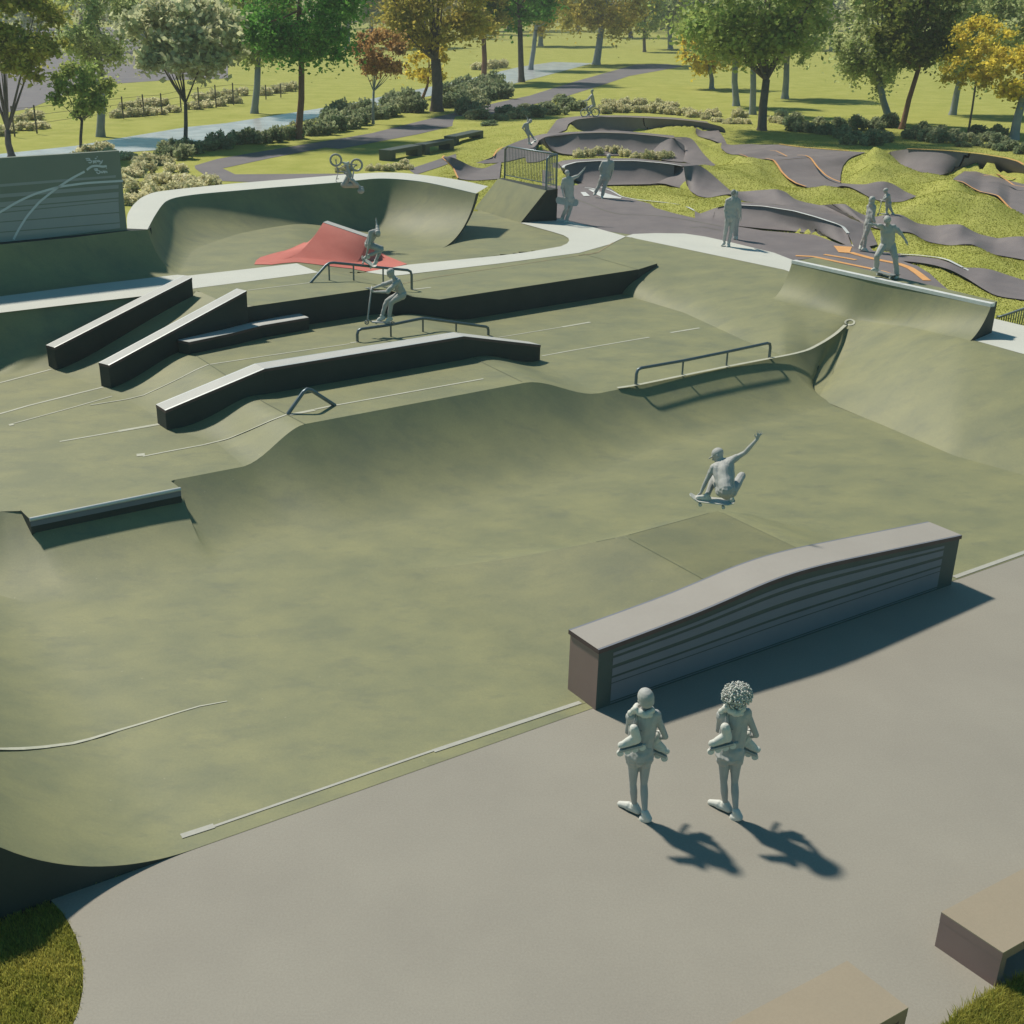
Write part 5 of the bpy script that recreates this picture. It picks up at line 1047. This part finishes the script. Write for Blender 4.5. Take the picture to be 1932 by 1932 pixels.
def person(label,J,face,s=1.,vox=.014,hair='cap',female=False,hoodie=False,hands=None,fine=False,group=None,top='clay',trous=True,loose=1.0,shoes=True,sleeve=1.):
    """J: joints in world space; head,neck,chest,pelvis, sl/sr shoulders, el/er elbows, wl/wr wrists, hl/hr hips, kl/kr knees, al/ar ankles, tl/tr toes"""
    J={k:Vector(v) for k,v in J.items()}
    base=Vector(((J['al'].x+J['ar'].x)/2,(J['al'].y+J['ar'].y)/2,min(J['al'].z,J['ar'].z)-.08*s))
    t=empty('person',base,label,'person',group)
    f=Vector(face).normalized();upv=(J['head']-J['neck']).normalized();f=(f-upv*f.dot(upv)*.8).normalized();rt=f.cross(upv).normalized();upv=rt.cross(f).normalized();RM=Matrix((rt,f,upv)).transposed()
    mb=MB();h=J['head'];L=lambda x,y,z:h+(rt*x+f*y+upv*z)*s
    mb.ball(h+upv*.02*s,(.077*s,.096*s,.098*s),14,RM);mb.ball(L(0,.025,-.045),(.058*s,.068*s,.07*s),10,RM)
    mb.tube([L(0,.092,.02),L(0,.122,-.022),L(0,.098,-.035)],[.008*s,.015*s,.012*s],6);mb.ball(L(0,.1,-.062),(.024*s,.012*s,.009*s),8,RM);mb.ball(L(0,.088,-.095),(.026*s,.02*s,.016*s),8,RM)
    for k in(-1,1):
        mb.ball(L(.079*k,-.002,-.005),(.012*s,.022*s,.032*s),8,RM);mb.ball(L(.03*k,.098,.022),(.014*s,.008*s,.008*s),6,RM);mb.ball(L(.03*k,.098,.04),(.024*s,.012*s,.008*s),6,RM)
    cone(mb,J['neck'],h-upv*.05*s,.057*s,.05*s)
    w_=.88 if female else 1.
    sp=[J['neck']-(J['neck']-J['chest'])*.15,J['chest'],J['chest'].lerp(J['pelvis'],.55),J['pelvis']];rr_=[.075*s,.105*s*w_,(.08 if female else .1)*s,(.108 if female else .108)*s]
    for i in range(3): cone(mb,sp[i],sp[i+1],rr_[i],rr_[i+1],12)
    cone(mb,J['sl'],J['sr'],.062*s*w_,.062*s*w_);cone(mb,J['sl'],J['neck'],.06*s*w_,.055*s);cone(mb,J['sr'],J['neck'],.06*s*w_,.055*s)
    for a,b in(('sl','hl'),('sr','hr')): cone(mb,J[a].lerp(J['chest'],.35),J[b].lerp(J['pelvis'],.3),.078*s*w_,.085*s)
    cone(mb,J['hl'],J['hr'],.09*s,.09*s)
    for q in'lr':
        S,E,Wr=J['s'+q],J['e'+q],J['w'+q];cone(mb,S,S.lerp(E,.45),.057*s*w_,.048*s*w_);cone(mb,S.lerp(E,.45),E,.048*s*w_,.038*s*w_);cone(mb,E,E.lerp(Wr,.35),.039*s*w_,.038*s*w_);cone(mb,E.lerp(Wr,.35),Wr,.038*s*w_,.026*s)
        Hh,K_,A_,T_=J['h'+q],J['k'+q],J['a'+q],J['t'+q]
        w2=.86 if female else .95;cone(mb,Hh,Hh.lerp(K_,.4),.092*s*w2,.076*s*w2);cone(mb,Hh.lerp(K_,.4),K_,.076*s*w2,.05*s*w2);cone(mb,K_,K_.lerp(A_,.33),.05*s*w2,.055*s*w2);cone(mb,K_.lerp(A_,.33),A_,.055*s*w2,.033*s*w2)
        td=(T_-A_);heel=A_-Vector((td.x,td.y,0)).normalized()*.04*s-Vector((0,0,.03*s));cone(mb,A_,heel,.04*s,.036*s);cone(mb,heel,T_.lerp(A_,.25)-Vector((0,0,.005)),.036*s,.04*s);cone(mb,T_.lerp(A_,.3),T_,.042*s,.03*s)
        hd=(hands or {}).get(q);dr_=(Wr-E).normalized() if not hd else Vector(hd[0]);sd_=Vector(hd[1]) if hd else (f if abs(f.dot(dr_))<.8 else rt)
        hand(mb,Wr,dr_,sd_,s,spread=(hd[2] if hd and len(hd)>2 else .2),fine=fine)
    body=fuse('body',mb,vox,'clay',t,3)
    # clothes follow the body a little outside it
    c=MB();g_=1.07*loose
    for i in range(3): cone(c,sp[i],sp[i+1],rr_[i]*g_*(.98 if i==0 else 1),rr_[i+1]*g_,12)
    for a,b in(('sl','hl'),('sr','hr')): cone(c,J[a].lerp(J['chest'],.35),J[b].lerp(J['pelvis'],.3),.082*s*w_*g_,.088*s*g_)
    cone(c,J['sl'],J['sr'],.066*s*w_*g_,.066*s*w_*g_);cone(c,J['pelvis']-Vector((0,0,0)),J['hl'].lerp(J['hr'],.5)-(J['chest']-J['pelvis']).normalized()*.03*s,.108*s*g_,.105*s*g_,12)
    for q in'lr':
        S,E,Wr=J['s'+q],J['e'+q],J['w'+q];m_=S.lerp(E,min(1,sleeve));cone(c,S,m_,.064*s*w_*g_,(.052+.006*loose)*s*w_)
        if sleeve>1.2: cone(c,m_,E.lerp(Wr,.85),.05*s*g_,.038*s*g_)
    if hoodie: c.ball(J['neck']-f*.055*s+Vector((0,0,.01)),(.1*s,.075*s,.06*s),10,RM)
    fuse('shirt',c,vox,top,t,2,(.010*s,9))
    if trous:
        c=MB();k=1.10*loose;cone(c,J['hl'],J['hr'],.095*s*k,.095*s*k)
        for q in'lr':
            Hh,K_,A_=J['h'+q],J['k'+q],J['a'+q];cone(c,Hh,K_,.093*s*k,.06*s*k);cone(c,K_,K_.lerp(A_,.9),.06*s*k,.045*s*k*(1.15 if loose>1 else 1))
        fuse('trousers',c,vox,'clay',t,2,(.010*s,8))
    if shoes:
        for q in'lr':
            A_,T_=J['a'+q],J['t'+q];c=MB();td=Vector((T_.x-A_.x,T_.y-A_.y,0)).normalized();heel=A_-td*.05*s-Vector((0,0,.035*s))
            cone(c,heel,A_.lerp(T_,.45)-Vector((0,0,.01*s)),.047*s,.05*s);cone(c,A_.lerp(T_,.4)-Vector((0,0,.0)),T_,.05*s,.037*s);cone(c,A_+Vector((0,0,.02*s)),heel,.05*s,.047*s)
            fuse('shoe',c,vox,'claypale',t,1)
    c=MB()
    if hair in('cap','cap_back'):
        c.ball(L(0,-.008,.038),(.087*s,.105*s,.09*s),14,RM)
        if hair=='cap': c.ball(L(0,.105,.03),(.062*s,.075*s,.012*s),12,RM)
        fuse('cap',c,vox,'clay',t,1)
    elif hair=='helmet': c.ball(L(0,-.005,.045),(.105*s,.125*s,.1*s),14,RM);fuse('helmet',c,vox,'clay',t,1)
    elif hair=='beanie': c.ball(L(0,-.02,.045),(.092*s,.11*s,.108*s),14,RM);c.ball(L(0,-.045,0),(.088*s,.08*s,.08*s),12,RM);fuse('beanie',c,vox,'clay',t,2)
    elif hair=='bun': c.ball(L(0,-.015,.03),(.086*s,.104*s,.093*s),12,RM);c.ball(L(0,-.11,.08),.04*s,10);fuse('hair',c,vox,'claydark',t,1)
    elif hair=='hood': c.ball(L(0,-.02,.02),(.1*s,.115*s,.115*s),12,RM);c.ball(L(0,-.05,-.08),(.095*s,.09*s,.07*s),10,RM);fuse('hood',c,vox,'clay',t,1)
    elif hair=='short': c.ball(L(0,-.014,.035),(.083*s,.1*s,.088*s),12,RM);fuse('hair',c,vox,'clay',t,1,(.008,30))
    elif hair=='curls':
        random.seed(5)
        for _ in range(950):
            a=random.uniform(0,2*PI);u_=random.uniform(-.75,1);q=math.sqrt(max(0,1-u_*u_));r_=random.uniform(.11,.158)*s
            p=h+(rt*math.cos(a)*q*r_*1.12+f*(math.sin(a)*q*r_-.03*s)+upv*(u_*r_+.05*s))
            if (p-h).dot(f)>.075*s and (p-h).dot(upv)<.06*s: continue
            c.ball(p,random.uniform(.008,.014)*s,5)
        c.ball(L(0,-.03,.05),(.125*s,.12*s,.12*s),12,RM);c.build('curly_hair',M['claypale'],t,smooth=True)
    return t
def jz(k,Y,tab):           # joints from a survey table: px,py,offset in depth (metres away from the camera)
    return {n:atY(*k(x,y),Y+d) for n,(x,y,d) in tab.items()}
def skateboard(label,a,b,upv,name='skateboard',width=.2,mt='claypale'):
    a=Vector(a);b=Vector(b);c=(a+b)/2;d=(b-a).normalized();L_=(b-a).length;upv=Vector(upv);upv=(upv-d*upv.dot(d)).normalized();sd=d.cross(upv)
    t=empty(name,c,label,'skateboard','skateboards');s=MB();rows=[]
    for i in range(19):
        u=-1+2*i/18;w_=width/2*(1-max(0,abs(u)-.82)**2*22)**.5 if abs(u)<.999 else width*.18;lift=max(0,abs(u)-.66)*.16
        rows.append([c+d*u*L_/2+sd*w_*k+upv*(lift+abs(k)*.006) for k in(-1,-.5,0,.5,1)])
    s.grid(rows);s.grid([[p-upv*.014 for p in r] for r in rows]);n=len(rows)
    for e in(0,-1): s.grid([[r[e] for r in rows],[r[e]-upv*.014 for r in rows]])
    s.grid([rows[0],[p-upv*.014 for p in rows[0]]]);s.grid([rows[-1],[p-upv*.014 for p in rows[-1]]]);s.build('deck',M[mt],t,smooth=True,auto=40)
    for u in(-.52,.52):
        q=c+d*u*L_/2;tr_=MB();tr_.box(q-upv*.035,(.05,.05,.04),rot=Matrix((d,sd,upv)).transposed());tr_.tube([q-upv*.05-sd*.075,q-upv*.05+sd*.075],.011,6);o=tr_.build('truck',M['steel'],t)
        for k in(-1,1):
            w=MB();w.tube([q-upv*.055+sd*k*.062,q-upv*.055+sd*k*.096],.027,12);w.build('wheel',M['claypale'],o,smooth=True,auto=40)
    return t
def scooter(label,deck_a,deck_b,bar,upv=(0,0,1),s=1.):
    A,B,C_=Vector(deck_a),Vector(deck_b),Vector(bar);t=empty('kick_scooter',(A+B)/2,label,'scooter','kick scooters');d=(B-A).normalized();sd=d.cross(Vector((0,0,1))).normalized()
    m=MB();m.box((A+B)/2+Vector((0,0,.03)),((B-A).length,.11*s,.025),rot=Matrix((d,sd,d.cross(sd)*-1)).transposed());m.build('deck',M['clay'],t)
    m=MB();m.tube([A+Vector((0,0,.03)),A-d*.1*s+Vector((0,0,.09*s)),C_],.019*s,8);m.build('stem',M['clay'],t,smooth=True)
    m=MB();m.tube([C_-sd*.24*s,C_+sd*.24*s],.015*s,8);m.build('handlebar',M['clay'],t,smooth=True)
    for p in(A-d*.12*s,B+d*.04*s):
        m=MB();m.torus(p+Vector((0,0,.01)),.042*s,.015*s,sd,18,6);m.ball(p+Vector((0,0,.01)),.018,6);m.build('wheel',M['claydark'],t,smooth=True)
    return t
def bike(label,rw,fw,upv,s=1.,R_=.25):
    """rw, fw wheel centres, upv the bike's own up"""
    rw,fw=Vector(rw),Vector(fw);d=(fw-rw).normalized();u=Vector(upv);u=(u-d*u.dot(d)).normalized();sd=d.cross(u);Lb=(fw-rw).length
    t=empty('bmx_bicycle',(rw+fw)/2,label,'bicycle','bmx bicycles')
    for c in(rw,fw):
        m=MB();m.torus(c,R_-.025,.026,sd,32,8);w=m.build('wheel',M['clay'],t,smooth=True)
        m=MB();m.torus(c,R_-.052,.010,sd,32,6);m.tube([c-sd*.05,c+sd*.05],.02,8)
        for k in range(12):
            a=k*PI/6;m.tube([c,c+(d*math.cos(a)+u*math.sin(a))*(R_-.055)],.003,4,cap=False)
        m.build('rim',M['steel'],w)
    P_=lambda a,b:rw+d*a*Lb+u*b*s
    bb,st_,hd,ht=P_(.40,.02),P_(.36,.29),P_(.80,.36),P_(.86,.30);m=MB()
    for a,b in((rw,bb),(rw,st_),(bb,st_),(bb,ht),(st_,hd)): m.tube([a,b],.016,8)
    m.tube([hd+u*.02,ht-u*.06],.022,8);m.build('frame',M['clay'],t,smooth=True)
    m=MB()
    for k in(-1,1): m.tube([fw+sd*.05*k,ht+sd*.045*k-u*.02],.013,6)
    m.build('fork',M['clay'],t,smooth=True)
    m=MB();b0_=hd+u*.06;m.tube([hd,b0_],.016,8);m.tube([b0_-d*.05+sd*.36+u*.2,b0_+sd*.2+u*.2,b0_+sd*.06,b0_-sd*.06,b0_-sd*.2+u*.2,b0_-d*.05-sd*.36+u*.2],.012,8);m.tube([b0_+sd*.12+u*.11,b0_-sd*.12+u*.11],.01,6);m.build('handlebar',M['clay'],t,smooth=True)
    m=MB();m.box(st_+u*.06-d*.02,(.24,.10,.045),rot=Matrix((d,sd,u)).transposed());m.tube([st_,st_+u*.06],.012,6);m.build('saddle',M['clay'],t)
    m=MB();m.tube([bb-sd*.06,bb+sd*.06],.02,8);m.tube([bb+sd*.07,bb+sd*.07+d*.16],.01,6);m.tube([bb-sd*.07,bb-sd*.07-d*.16],.01,6);m.torus(bb+sd*.05,.05,.006,sd,20,5);ck=m.build('crank',M['steel'],t)
    for k in(-1,1): m=MB();m.box(bb+sd*k*.12+d*.16*k,(.09,.09,.02),rot=Matrix((d,sd,u)).transposed());m.build('pedal',M['steel'],ck)
    return t
# 1 flying skater
Y0=17.05
J=jz(d7,Y0,dict(head=(752,690,.30),neck=(840,810,.24),chest=(850,960,.14),pelvis=(905,1360,-.14),sl=(655,935,.2),sr=(1020,785,.2),el=(520,1190,.2),wl=(425,1400,.2),er=(1270,640,.15),wr=(1500,385,.1),
 hl=(820,1390,.0),hr=(1000,1400,.0),kl=(690,1120,.36),kr=(1205,1090,.36),al=(520,1500,.17),ar=(1000,1500,.22),tl=(350,1510,.14),tr=(960,1590,.34)))
person('airborne skateboarder in cap grabbing the board, one arm stretched up, above the plaza box',J,(-.85,.35,-.35),s=.92,vox=.008,hair='cap',fine=True,hands={'r':((.28,0,.95),(-.9,0,.3),.5),'l':((-.3,0,-.9),(-.5,-.3,0),.1)},sleeve=.35)
skateboard('pale skateboard under the feet of the airborne skater',atY(*d7(190,1515),Y0+.14),atY(*d7(1050,1610),Y0+.2),(0,-.15,1))
# 2, 3 the two women
yw=11.55
tab=dict(head=(385,190,-.0),neck=(390,325,.0),chest=(370,480,.0),pelvis=(330,850,.0),sl=(205,405,.0),sr=(515,375,.0),el=(165,590,.08),wl=(240,620,.26),er=(640,655,.0),wr=(480,655,.16),hl=(240,880,.0),hr=(392,880,.0),kl=(232,1240,.04),kr=(368,1235,.02))
for dx,dy,lab,hr_ in((0,0,'standing woman in shorts and beanie seen from behind, roller skates over shoulder','beanie'),(171,-3,'standing woman with big curly hair seen from behind, roller skates over shoulder','curls')):
    kk=lambda x,y,dx=dx,dy=dy:(lambda p:(p[0]+dx,p[1]+dy))(e6(x,y))
    al=at(*kk(245,1600),0);ar=at(*kk(375,1700),0);Ym=(al.y+ar.y)/2;J=jz(kk,Ym,tab)
    J['al']=Vector((al.x,al.y,.085));J['ar']=Vector((ar.x,ar.y,.085));tl_=at(*kk(95,1500),.03);J['tl']=J['al']+(Vector((tl_.x,tl_.y,.035))-J['al']).normalized()*.2;tr_2=at(*kk(315,1640),.03);J['tr']=J['ar']+Vector((tr_2.x-ar.x,tr_2.y-ar.y,-.25)).normalized()*.17
    t=person(lab,J,(-.25,1,0),s=.98,vox=.0085,hair=hr_,female=True,fine=True,trous=False,hands={'r':((-.8,.55,0),(0,0,1),.1),'l':((.5,.8,.1),(0,0,1),.1)},sleeve=.15)
    # shorts and scarf belong to the figure
    c=MB()
    for q in'lr': cone(c,J['h'+q],J['h'+q].lerp(J['k'+q],.2),.098,.092)
    cone(c,J['hl'],J['hr'],.102,.102);pv=J['pelvis'];c.tube([pv+Vector((0,0,.17)),pv+Vector((0,0,.06)),pv-Vector((0,0,.05))],[.095,.125,.155],14);fuse('shorts',c,.01,'clay',t,1,(.014,14))
    c=MB();random.seed(3)
    for i in range(22): a=i/22*2*PI;c.ball(J['neck']+Vector((math.cos(a)*.095-.02,math.sin(a)*.085,random.uniform(-.03,.035))),random.uniform(.028,.045),8)
    for p in((-.14,-.03,.02),(-.17,-.02,-.02),(-.12,-.05,.05)):c.ball(J['neck']+Vector(p),.036,8)
    fuse('scarf',c,.01,'claypale',t,1)
    # roller skates hung by their laces
    for nm_,cx,cy,yo,ln_,fl_ in(('front',205,800,-.17,1.,0),('back',510,850,.10,.9,1)):
        u0=atY(*kk(cx,cy),Ym+yo);sk=empty('roller_skate',u0,'pale inline roller skate hanging '+('on the back of the ' if nm_=='front' else 'at the right hip of the ')+('woman in the beanie' if dx==0 else 'curly haired woman'),'roller skate','hanging roller skates')
        dd_=Vector((.93,.12,.2) if not fl_ else (-.9,.1,.4)).normalized();uu=Vector((-.2,0,1));uu=(uu-dd_*uu.dot(dd_)).normalized();ss_=dd_.cross(uu);k_=1.0
        c=MB();cone(c,u0+dd_*.085+uu*.085,u0-dd_*.10+uu*.075,.046,.040);cone(c,u0+dd_*.085+uu*.1,u0+dd_*.07+uu*.235,.05,.055);cone(c,u0+dd_*.05+uu*.13,u0-dd_*.05+uu*.09,.044,.04);fuse('boot',c,.01,'claypale',sk,1,(.004,20))
        c=MB();c.box(u0+uu*.005,(.27,.03,.035),rot=Matrix((dd_,ss_,uu)).transposed());c.box(u0+uu*.022,(.25,.075,.012),rot=Matrix((dd_,ss_,uu)).transposed());fr_o=c.build('frame',M['clay'],sk)
        for w_ in(-.125,-.042,.042,.125): c=MB();c.tube([u0+dd_*w_-uu*.022-ss_*.014,u0+dd_*w_-uu*.022+ss_*.014],.038,14);c.build('wheel',M['claypale'],fr_o,smooth=True,auto=40)
        c=MB();c.tube([u0+dd_*.075+uu*.27,u0.lerp(J['sl'],.75)+Vector((0,-.13,.02)),J['sl'].lerp(J['neck'],.35)+Vector((0,-.02,.075))],.007,5);c.build('lace',M['claydark'],sk)
# 4 scooter rider on the peaked rail
T2=T_peak
Yr=T2.y
J=jz(d8,Yr,dict(head=(690,1290,-.03),neck=(730,1345,.0),chest=(755,1400,.0),pelvis=(800,1490,.05),sl=(722,1368,.16),sr=(760,1368,-.16),el=(610,1400,.14),wl=(500,1440,.1),er=(655,1470,-.18),wr=(545,1492,-.05),hl=(780,1490,.12),hr=(800,1500,-.06),kl=(645,1565,.12),kr=(690,1575,-.06),al=(600,1710,.06),ar=(672,1722,-.02),tl=(545,1770,.06),tr=(640,1775,-.02)))
J['wr']=atY(*d8(520,1470),Yr-.02)
person('scooter rider in cap leaning back on the peaked rail',J,(-.9,.1,-.35),s=.95,vox=.013,hair='cap_back',loose=1.,hands={'l':((-.9,0,.1),(0,0,1)),'r':((-.7,0,.5),(0,0,1))})
scooter('grey kick scooter balanced on the peaked rail',atY(*d8(505,1772),Yr),atY(*d8(690,1780),Yr),atY(*d8(500,1440),Yr+.04))
# 5 skater above the kinked rail
Yk=A4.y*.4+A1.y*.6
J=jz(d8,Yk,dict(head=(560,905,-.10),neck=(535,885,.0),chest=(510,930,.02),pelvis=(465,1010,.1),sl=(490,895,-.12),sr=(560,875,.14),el=(478,1010,-.16),wl=(450,1120,-.14),er=(556,838,.2),wr=(550,805,.24),hl=(465,1015,.0),hr=(480,1010,.16),kl=(600,1065,-.05),kr=(600,1045,.2),al=(460,1125,-.02),ar=(540,1175,.12),tl=(425,1150,-.05),tr=(515,1215,.05)))
person('crouching skateboarder with one arm raised above the kinked rail and red ramp',J,(.5,-.6,-.5),s=.85,vox=.014,hair='short',hands={'r':((-.1,.1,1),(1,0,0),.5)})
skateboard('pale skateboard under the skater above the kinked rail',atY(*d8(398,1140),Yk-.03),atY(*d8(540,1228),Yk+.02),(.25,-.3,1))
# 6 upside down cyclist over the bowl
Yb=38.6
J=jz(e8,Yb,dict(head=(1330,1440,.0),neck=(1235,1320,.0),chest=(1120,1290,.0),pelvis=(800,1290,.0),sl=(1190,1290,.15),sr=(1190,1270,-.17),el=(1040,1110,.2),wl=(1090,880,.3),er=(1000,1120,-.25),wr=(880,980,-.3),hl=(800,1270,.1),hr=(800,1270,-.1),kl=(930,960,.14),kr=(985,975,-.14),al=(870,640,.1),ar=(850,620,-.1),tl=(930,560,.1),tr=(770,570,-.1)))
person('upside down cyclist with helmet in mid flip above the bowl rim',J,(.6,.1,-.5),s=.93,vox=.016,hair='helmet')
bike('grey bmx bicycle upside down above the bowl rim',atY(*e8(1190,650),Yb),atY(*e8(520,490),Yb),(.1,0,-1),s=.9,R_=.2)
# 7 cyclist on the farthest berm
Yf=at(1113,219,Z0+.75).y
J=jz(c6,Yf,dict(head=(652,8,0),neck=(652,30,0),chest=(654,55,0),pelvis=(665,108,0),sl=(645,40,.17),sr=(648,40,-.17),el=(618,68,.2),wl=(592,76,.2),er=(622,72,-.2),wr=(594,80,-.2),hl=(660,110,.1),hr=(660,112,-.1),kl=(612,125,.1),kr=(635,130,-.1),al=(628,172,.1),ar=(640,160,-.1),tl=(612,176,.1),tr=(622,166,-.1)))
person('cyclist riding a small bike along the farthest berm rim',J,(-1,-.2,0),s=.95,vox=.025,hair='short')
bike('small grey bicycle on the farthest berm rim',atY(*c6(676,158),Yf),atY(*c6(598,161),Yf),(0,0,1),s=1,R_=.26)
# 8 skater at the left of the middle berm
Yl=at(*e1(360,470),Z0+.4).y
J=jz(e1,Yl,dict(head=(340,235,0),neck=(310,262,0),chest=(300,285,0),pelvis=(305,345,.05),sl=(278,270,-.12),sr=(312,262,.14),el=(256,310,-.14),wl=(280,345,-.1),er=(315,215,.2),wr=(300,185,.2),hl=(300,345,-.02),hr=(318,345,.12),kl=(322,400,-.05),kr=(350,385,.1),al=(328,475,-.02),ar=(378,425,.1),tl=(350,490,-.08),tr=(398,437,.0)))
person('skateboarder riding with one arm up beside the middle berm',J,(.7,-.5,-.3),s=.95,vox=.022,hair='short')
skateboard('white skateboard of the rider beside the middle berm',atY(*e1(325,500),Yl-.05),atY(*e1(410,438),Yl+.12),(0,0,1),mt='white')
# 9 man with longboard
g_=at(*e7(1440,1600),Z0);Yp=g_.y
J=jz(e7,Yp,dict(head=(1505,650,0),neck=(1520,730,0),chest=(1530,850,0),pelvis=(1540,1120,0),sl=(1440,770,.02),sr=(1600,745,0),el=(1400,920,.0),wl=(1425,1080,-.15),er=(1710,695,0),wr=(1810,590,0),hl=(1490,1140,0),hr=(1590,1140,0),kl=(1480,1330,-.12),kr=(1560,1340,.0),al=(1410,1500,.08),ar=(1490,1560,-.02),tl=(1375,1540,.0),tr=(1440,1610,-.1)))
person('man with raised arm holding a longboard at his hip beside the railing',J,(.2,1,0),s=1.0,vox=.015,hair='cap_back',loose=1.1,hands={'r':((.5,0,.8),(-.7,0,.3),.6)})
skateboard('long grey board held by the man with the raised arm',atY(*e7(1275,1165),Yp-.16),atY(*e7(1710,1225),Yp-.02),(0,-.9,.4),name='longboard',width=.24,mt='clay')
# 10 standing man by the white arrows
g_=at(*c6(720,762),Z0);Yp=g_.y
J=jz(c6,Yp,dict(head=(768,472,0),neck=(765,502,0),chest=(760,530,0),pelvis=(742,605,0),sl=(728,515,0),sr=(792,510,0),el=(706,560,0),wl=(718,605,0),er=(796,560,0),wr=(786,605,0),hl=(725,612,0),hr=(760,612,0),kl=(705,665,.1),kr=(738,680,0),al=(672,725,.18),ar=(722,745,0),tl=(664,738,.1),tr=(722,765,-.1)))
person('man in baggy clothes walking beside the white arrow marking',J,(0,-1,0),s=1.02,vox=.015,hair='short',loose=1.2,sleeve=1.)
# 11 person on the strip with bun, and the one just behind
g_=at(*e2(755,1082),Z0);Yp=g_.y
tb_=dict(head=(812,565,0),neck=(808,605,0),chest=(798,660,0),pelvis=(790,785,0),sl=(755,635,.02),sr=(845,640,0),el=(735,730,.0),wl=(738,800,-.05),er=(868,730,.0),wr=(872,800,.1),hl=(762,800,0),hr=(812,800,0),kl=(742,900,0),kr=(795,910,0),al=(720,1040,.1),ar=(765,1060,-.02),tl=(700,1068,.0),tr=(750,1082,-.1))
person('person with a hair bun standing on the pale strip near the apron',jz(e2,Yp,tb_),(.2,1,0),s=1.0,vox=.015,hair='bun',sleeve=1.6)
g2=at(*e2(845,1012),Z0);kk2=lambda x,y:e2(x+55,y-62)
J=jz(kk2,g2.y,tb_);J['head']=atY(*e2(838,570),g2.y);J['neck']=atY(*e2(838,605),g2.y);J['sl']=atY(*e2(800,625),g2.y)
J['hl']=atY(*e2(820,790),g2.y);J['kl']=atY(*e2(820,900),g2.y);J['al']=atY(*e2(825,985),g2.y);J['tl']=atY(*e2(820,1008),g2.y)
J['hr']=atY(*e2(845,790),g2.y);J['kr']=atY(*e2(845,890),g2.y);J['ar']=atY(*e2(845,985),g2.y);J['tr']=atY(*e2(843,1010),g2.y-.05);J['pelvis']=atY(*e2(835,770),g2.y);J['chest']=atY(*e2(835,660),g2.y);J['sr']=atY(*e2(866,635),g2.y);J['er']=atY(*e2(880,715),g2.y);J['wr']=atY(*e2(886,790),g2.y);J['el']=J['sl']+Vector((0,0,-.25));J['wl']=J['sl']+Vector((0.03,-.05,-.48))
person('slim person mostly hidden behind the figure with the bun',J,(.1,-1,0),s=.9,vox=.017,hair='short')
# 12 man on the track edge
g_=at(*e3(385,1125),Z0);Yp=g_.y
J=jz(e3,Yp,dict(head=(466,632,0),neck=(465,675,0),chest=(460,730,0),pelvis=(430,850,0),sl=(430,695,.1),sr=(485,695,-.1),el=(425,790,.12),wl=(455,850,.1),er=(470,800,-.16),wr=(490,850,-.2),hl=(415,860,.05),hr=(440,860,-.05),kl=(395,970,.06),kr=(395,980,-.05),al=(352,1075,.1),ar=(388,1098,-.05),tl=(345,1105,.0),tr=(420,1125,-.1)))
person('person in hooded jacket standing at the bend of the track behind the orange arrow',J,(.6,.6,0),s=1.0,vox=.015,hair='hood',hoodie=True,sleeve=1.6)
# 13 child with scooter
g_=at(*e3(600,775),Z0+.3);Yp=g_.y
J=jz(e3,Yp,dict(head=(597,542,0),neck=(610,575,0),chest=(615,600,0),pelvis=(620,655,0),sl=(598,582,.08),sr=(628,584,-.08),el=(578,612,.08),wl=(560,632,.06),er=(585,618,-.1),wr=(562,636,-.06),hl=(612,660,.04),hr=(630,660,-.04),kl=(605,705,.03),kr=(640,710,-.04),al=(603,757,0),ar=(664,757,-.05),tl=(590,770,0),tr=(675,770,-.08)))
person('child with helmet pushing a scooter over the wavy asphalt',J,(-1,-.1,-.2),s=.72,vox=.014,hair='helmet')
scooter('child scooter on the wavy asphalt track',atY(*e3(548,772),Yp),atY(*e3(608,772),Yp),atY(*e3(560,632),Yp),s=.8)
# 14 skater on the quarter pipe
Yq=at(*e4(1560,815),2.17).y
fl_=at(*e4(1465,800),2.17);fr_=at(*e4(1665,865),2.17);Yq=(fl_.y+fr_.y)/2
J=jz(e4,Yq,dict(head=(1578,300,-.08),neck=(1582,350,-.02),chest=(1585,400,.0),pelvis=(1578,525,.05),sl=(1528,362,0),sr=(1638,362,0),el=(1490,345,-.1),wl=(1448,335,-.1),er=(1705,420,-.05),wr=(1752,485,-.08),hl=(1540,540,.05),hr=(1618,540,.05),kl=(1478,640,-.12),kr=(1655,655,-.12),al=(1468,765,.0),ar=(1668,835,-.1),tl=(1430,775,-.12),tr=(1650,862,-.2)))
person('skateboarder with arms spread standing on the coping of the right quarter pipe',J,(.0,-1,-.7),s=1.02,vox=.012,hair='cap_back',loose=1.08,sleeve=1.,hands={'l':((-.9,-.2,.1),(0,0,1),.4),'r':((.5,-.2,-.85),(-.5,0,-.3),.4)})
skateboard('dark skateboard across the coping of the right quarter pipe',fl_+Vector((-.05,0,.06)),fr_+Vector((.05,0,.06)),(0,0,1),mt='claydark')

# ================================================================ AIR
hz_=MB();hz_.box((0,700,38),(2400,1500,82));ho=hz_.build('haze',M['clay']);hm=bpy.data.materials.new('haze_air');hm.use_nodes=True;hn=hm.node_tree;hn.nodes.clear()
hv=hn.nodes.new('ShaderNodeVolumePrincipled');hv.inputs['Density'].default_value=.0008;hv.inputs['Color'].default_value=(.86,.88,.84,1);hv.inputs['Anisotropy'].default_value=.1
hn.links.new(hv.outputs[0],hn.nodes.new('ShaderNodeOutputMaterial').inputs['Volume']);ho.data.materials.clear();ho.data.materials.append(hm);tag(ho,'thin pale summer haze over the park','haze',kind='stuff')
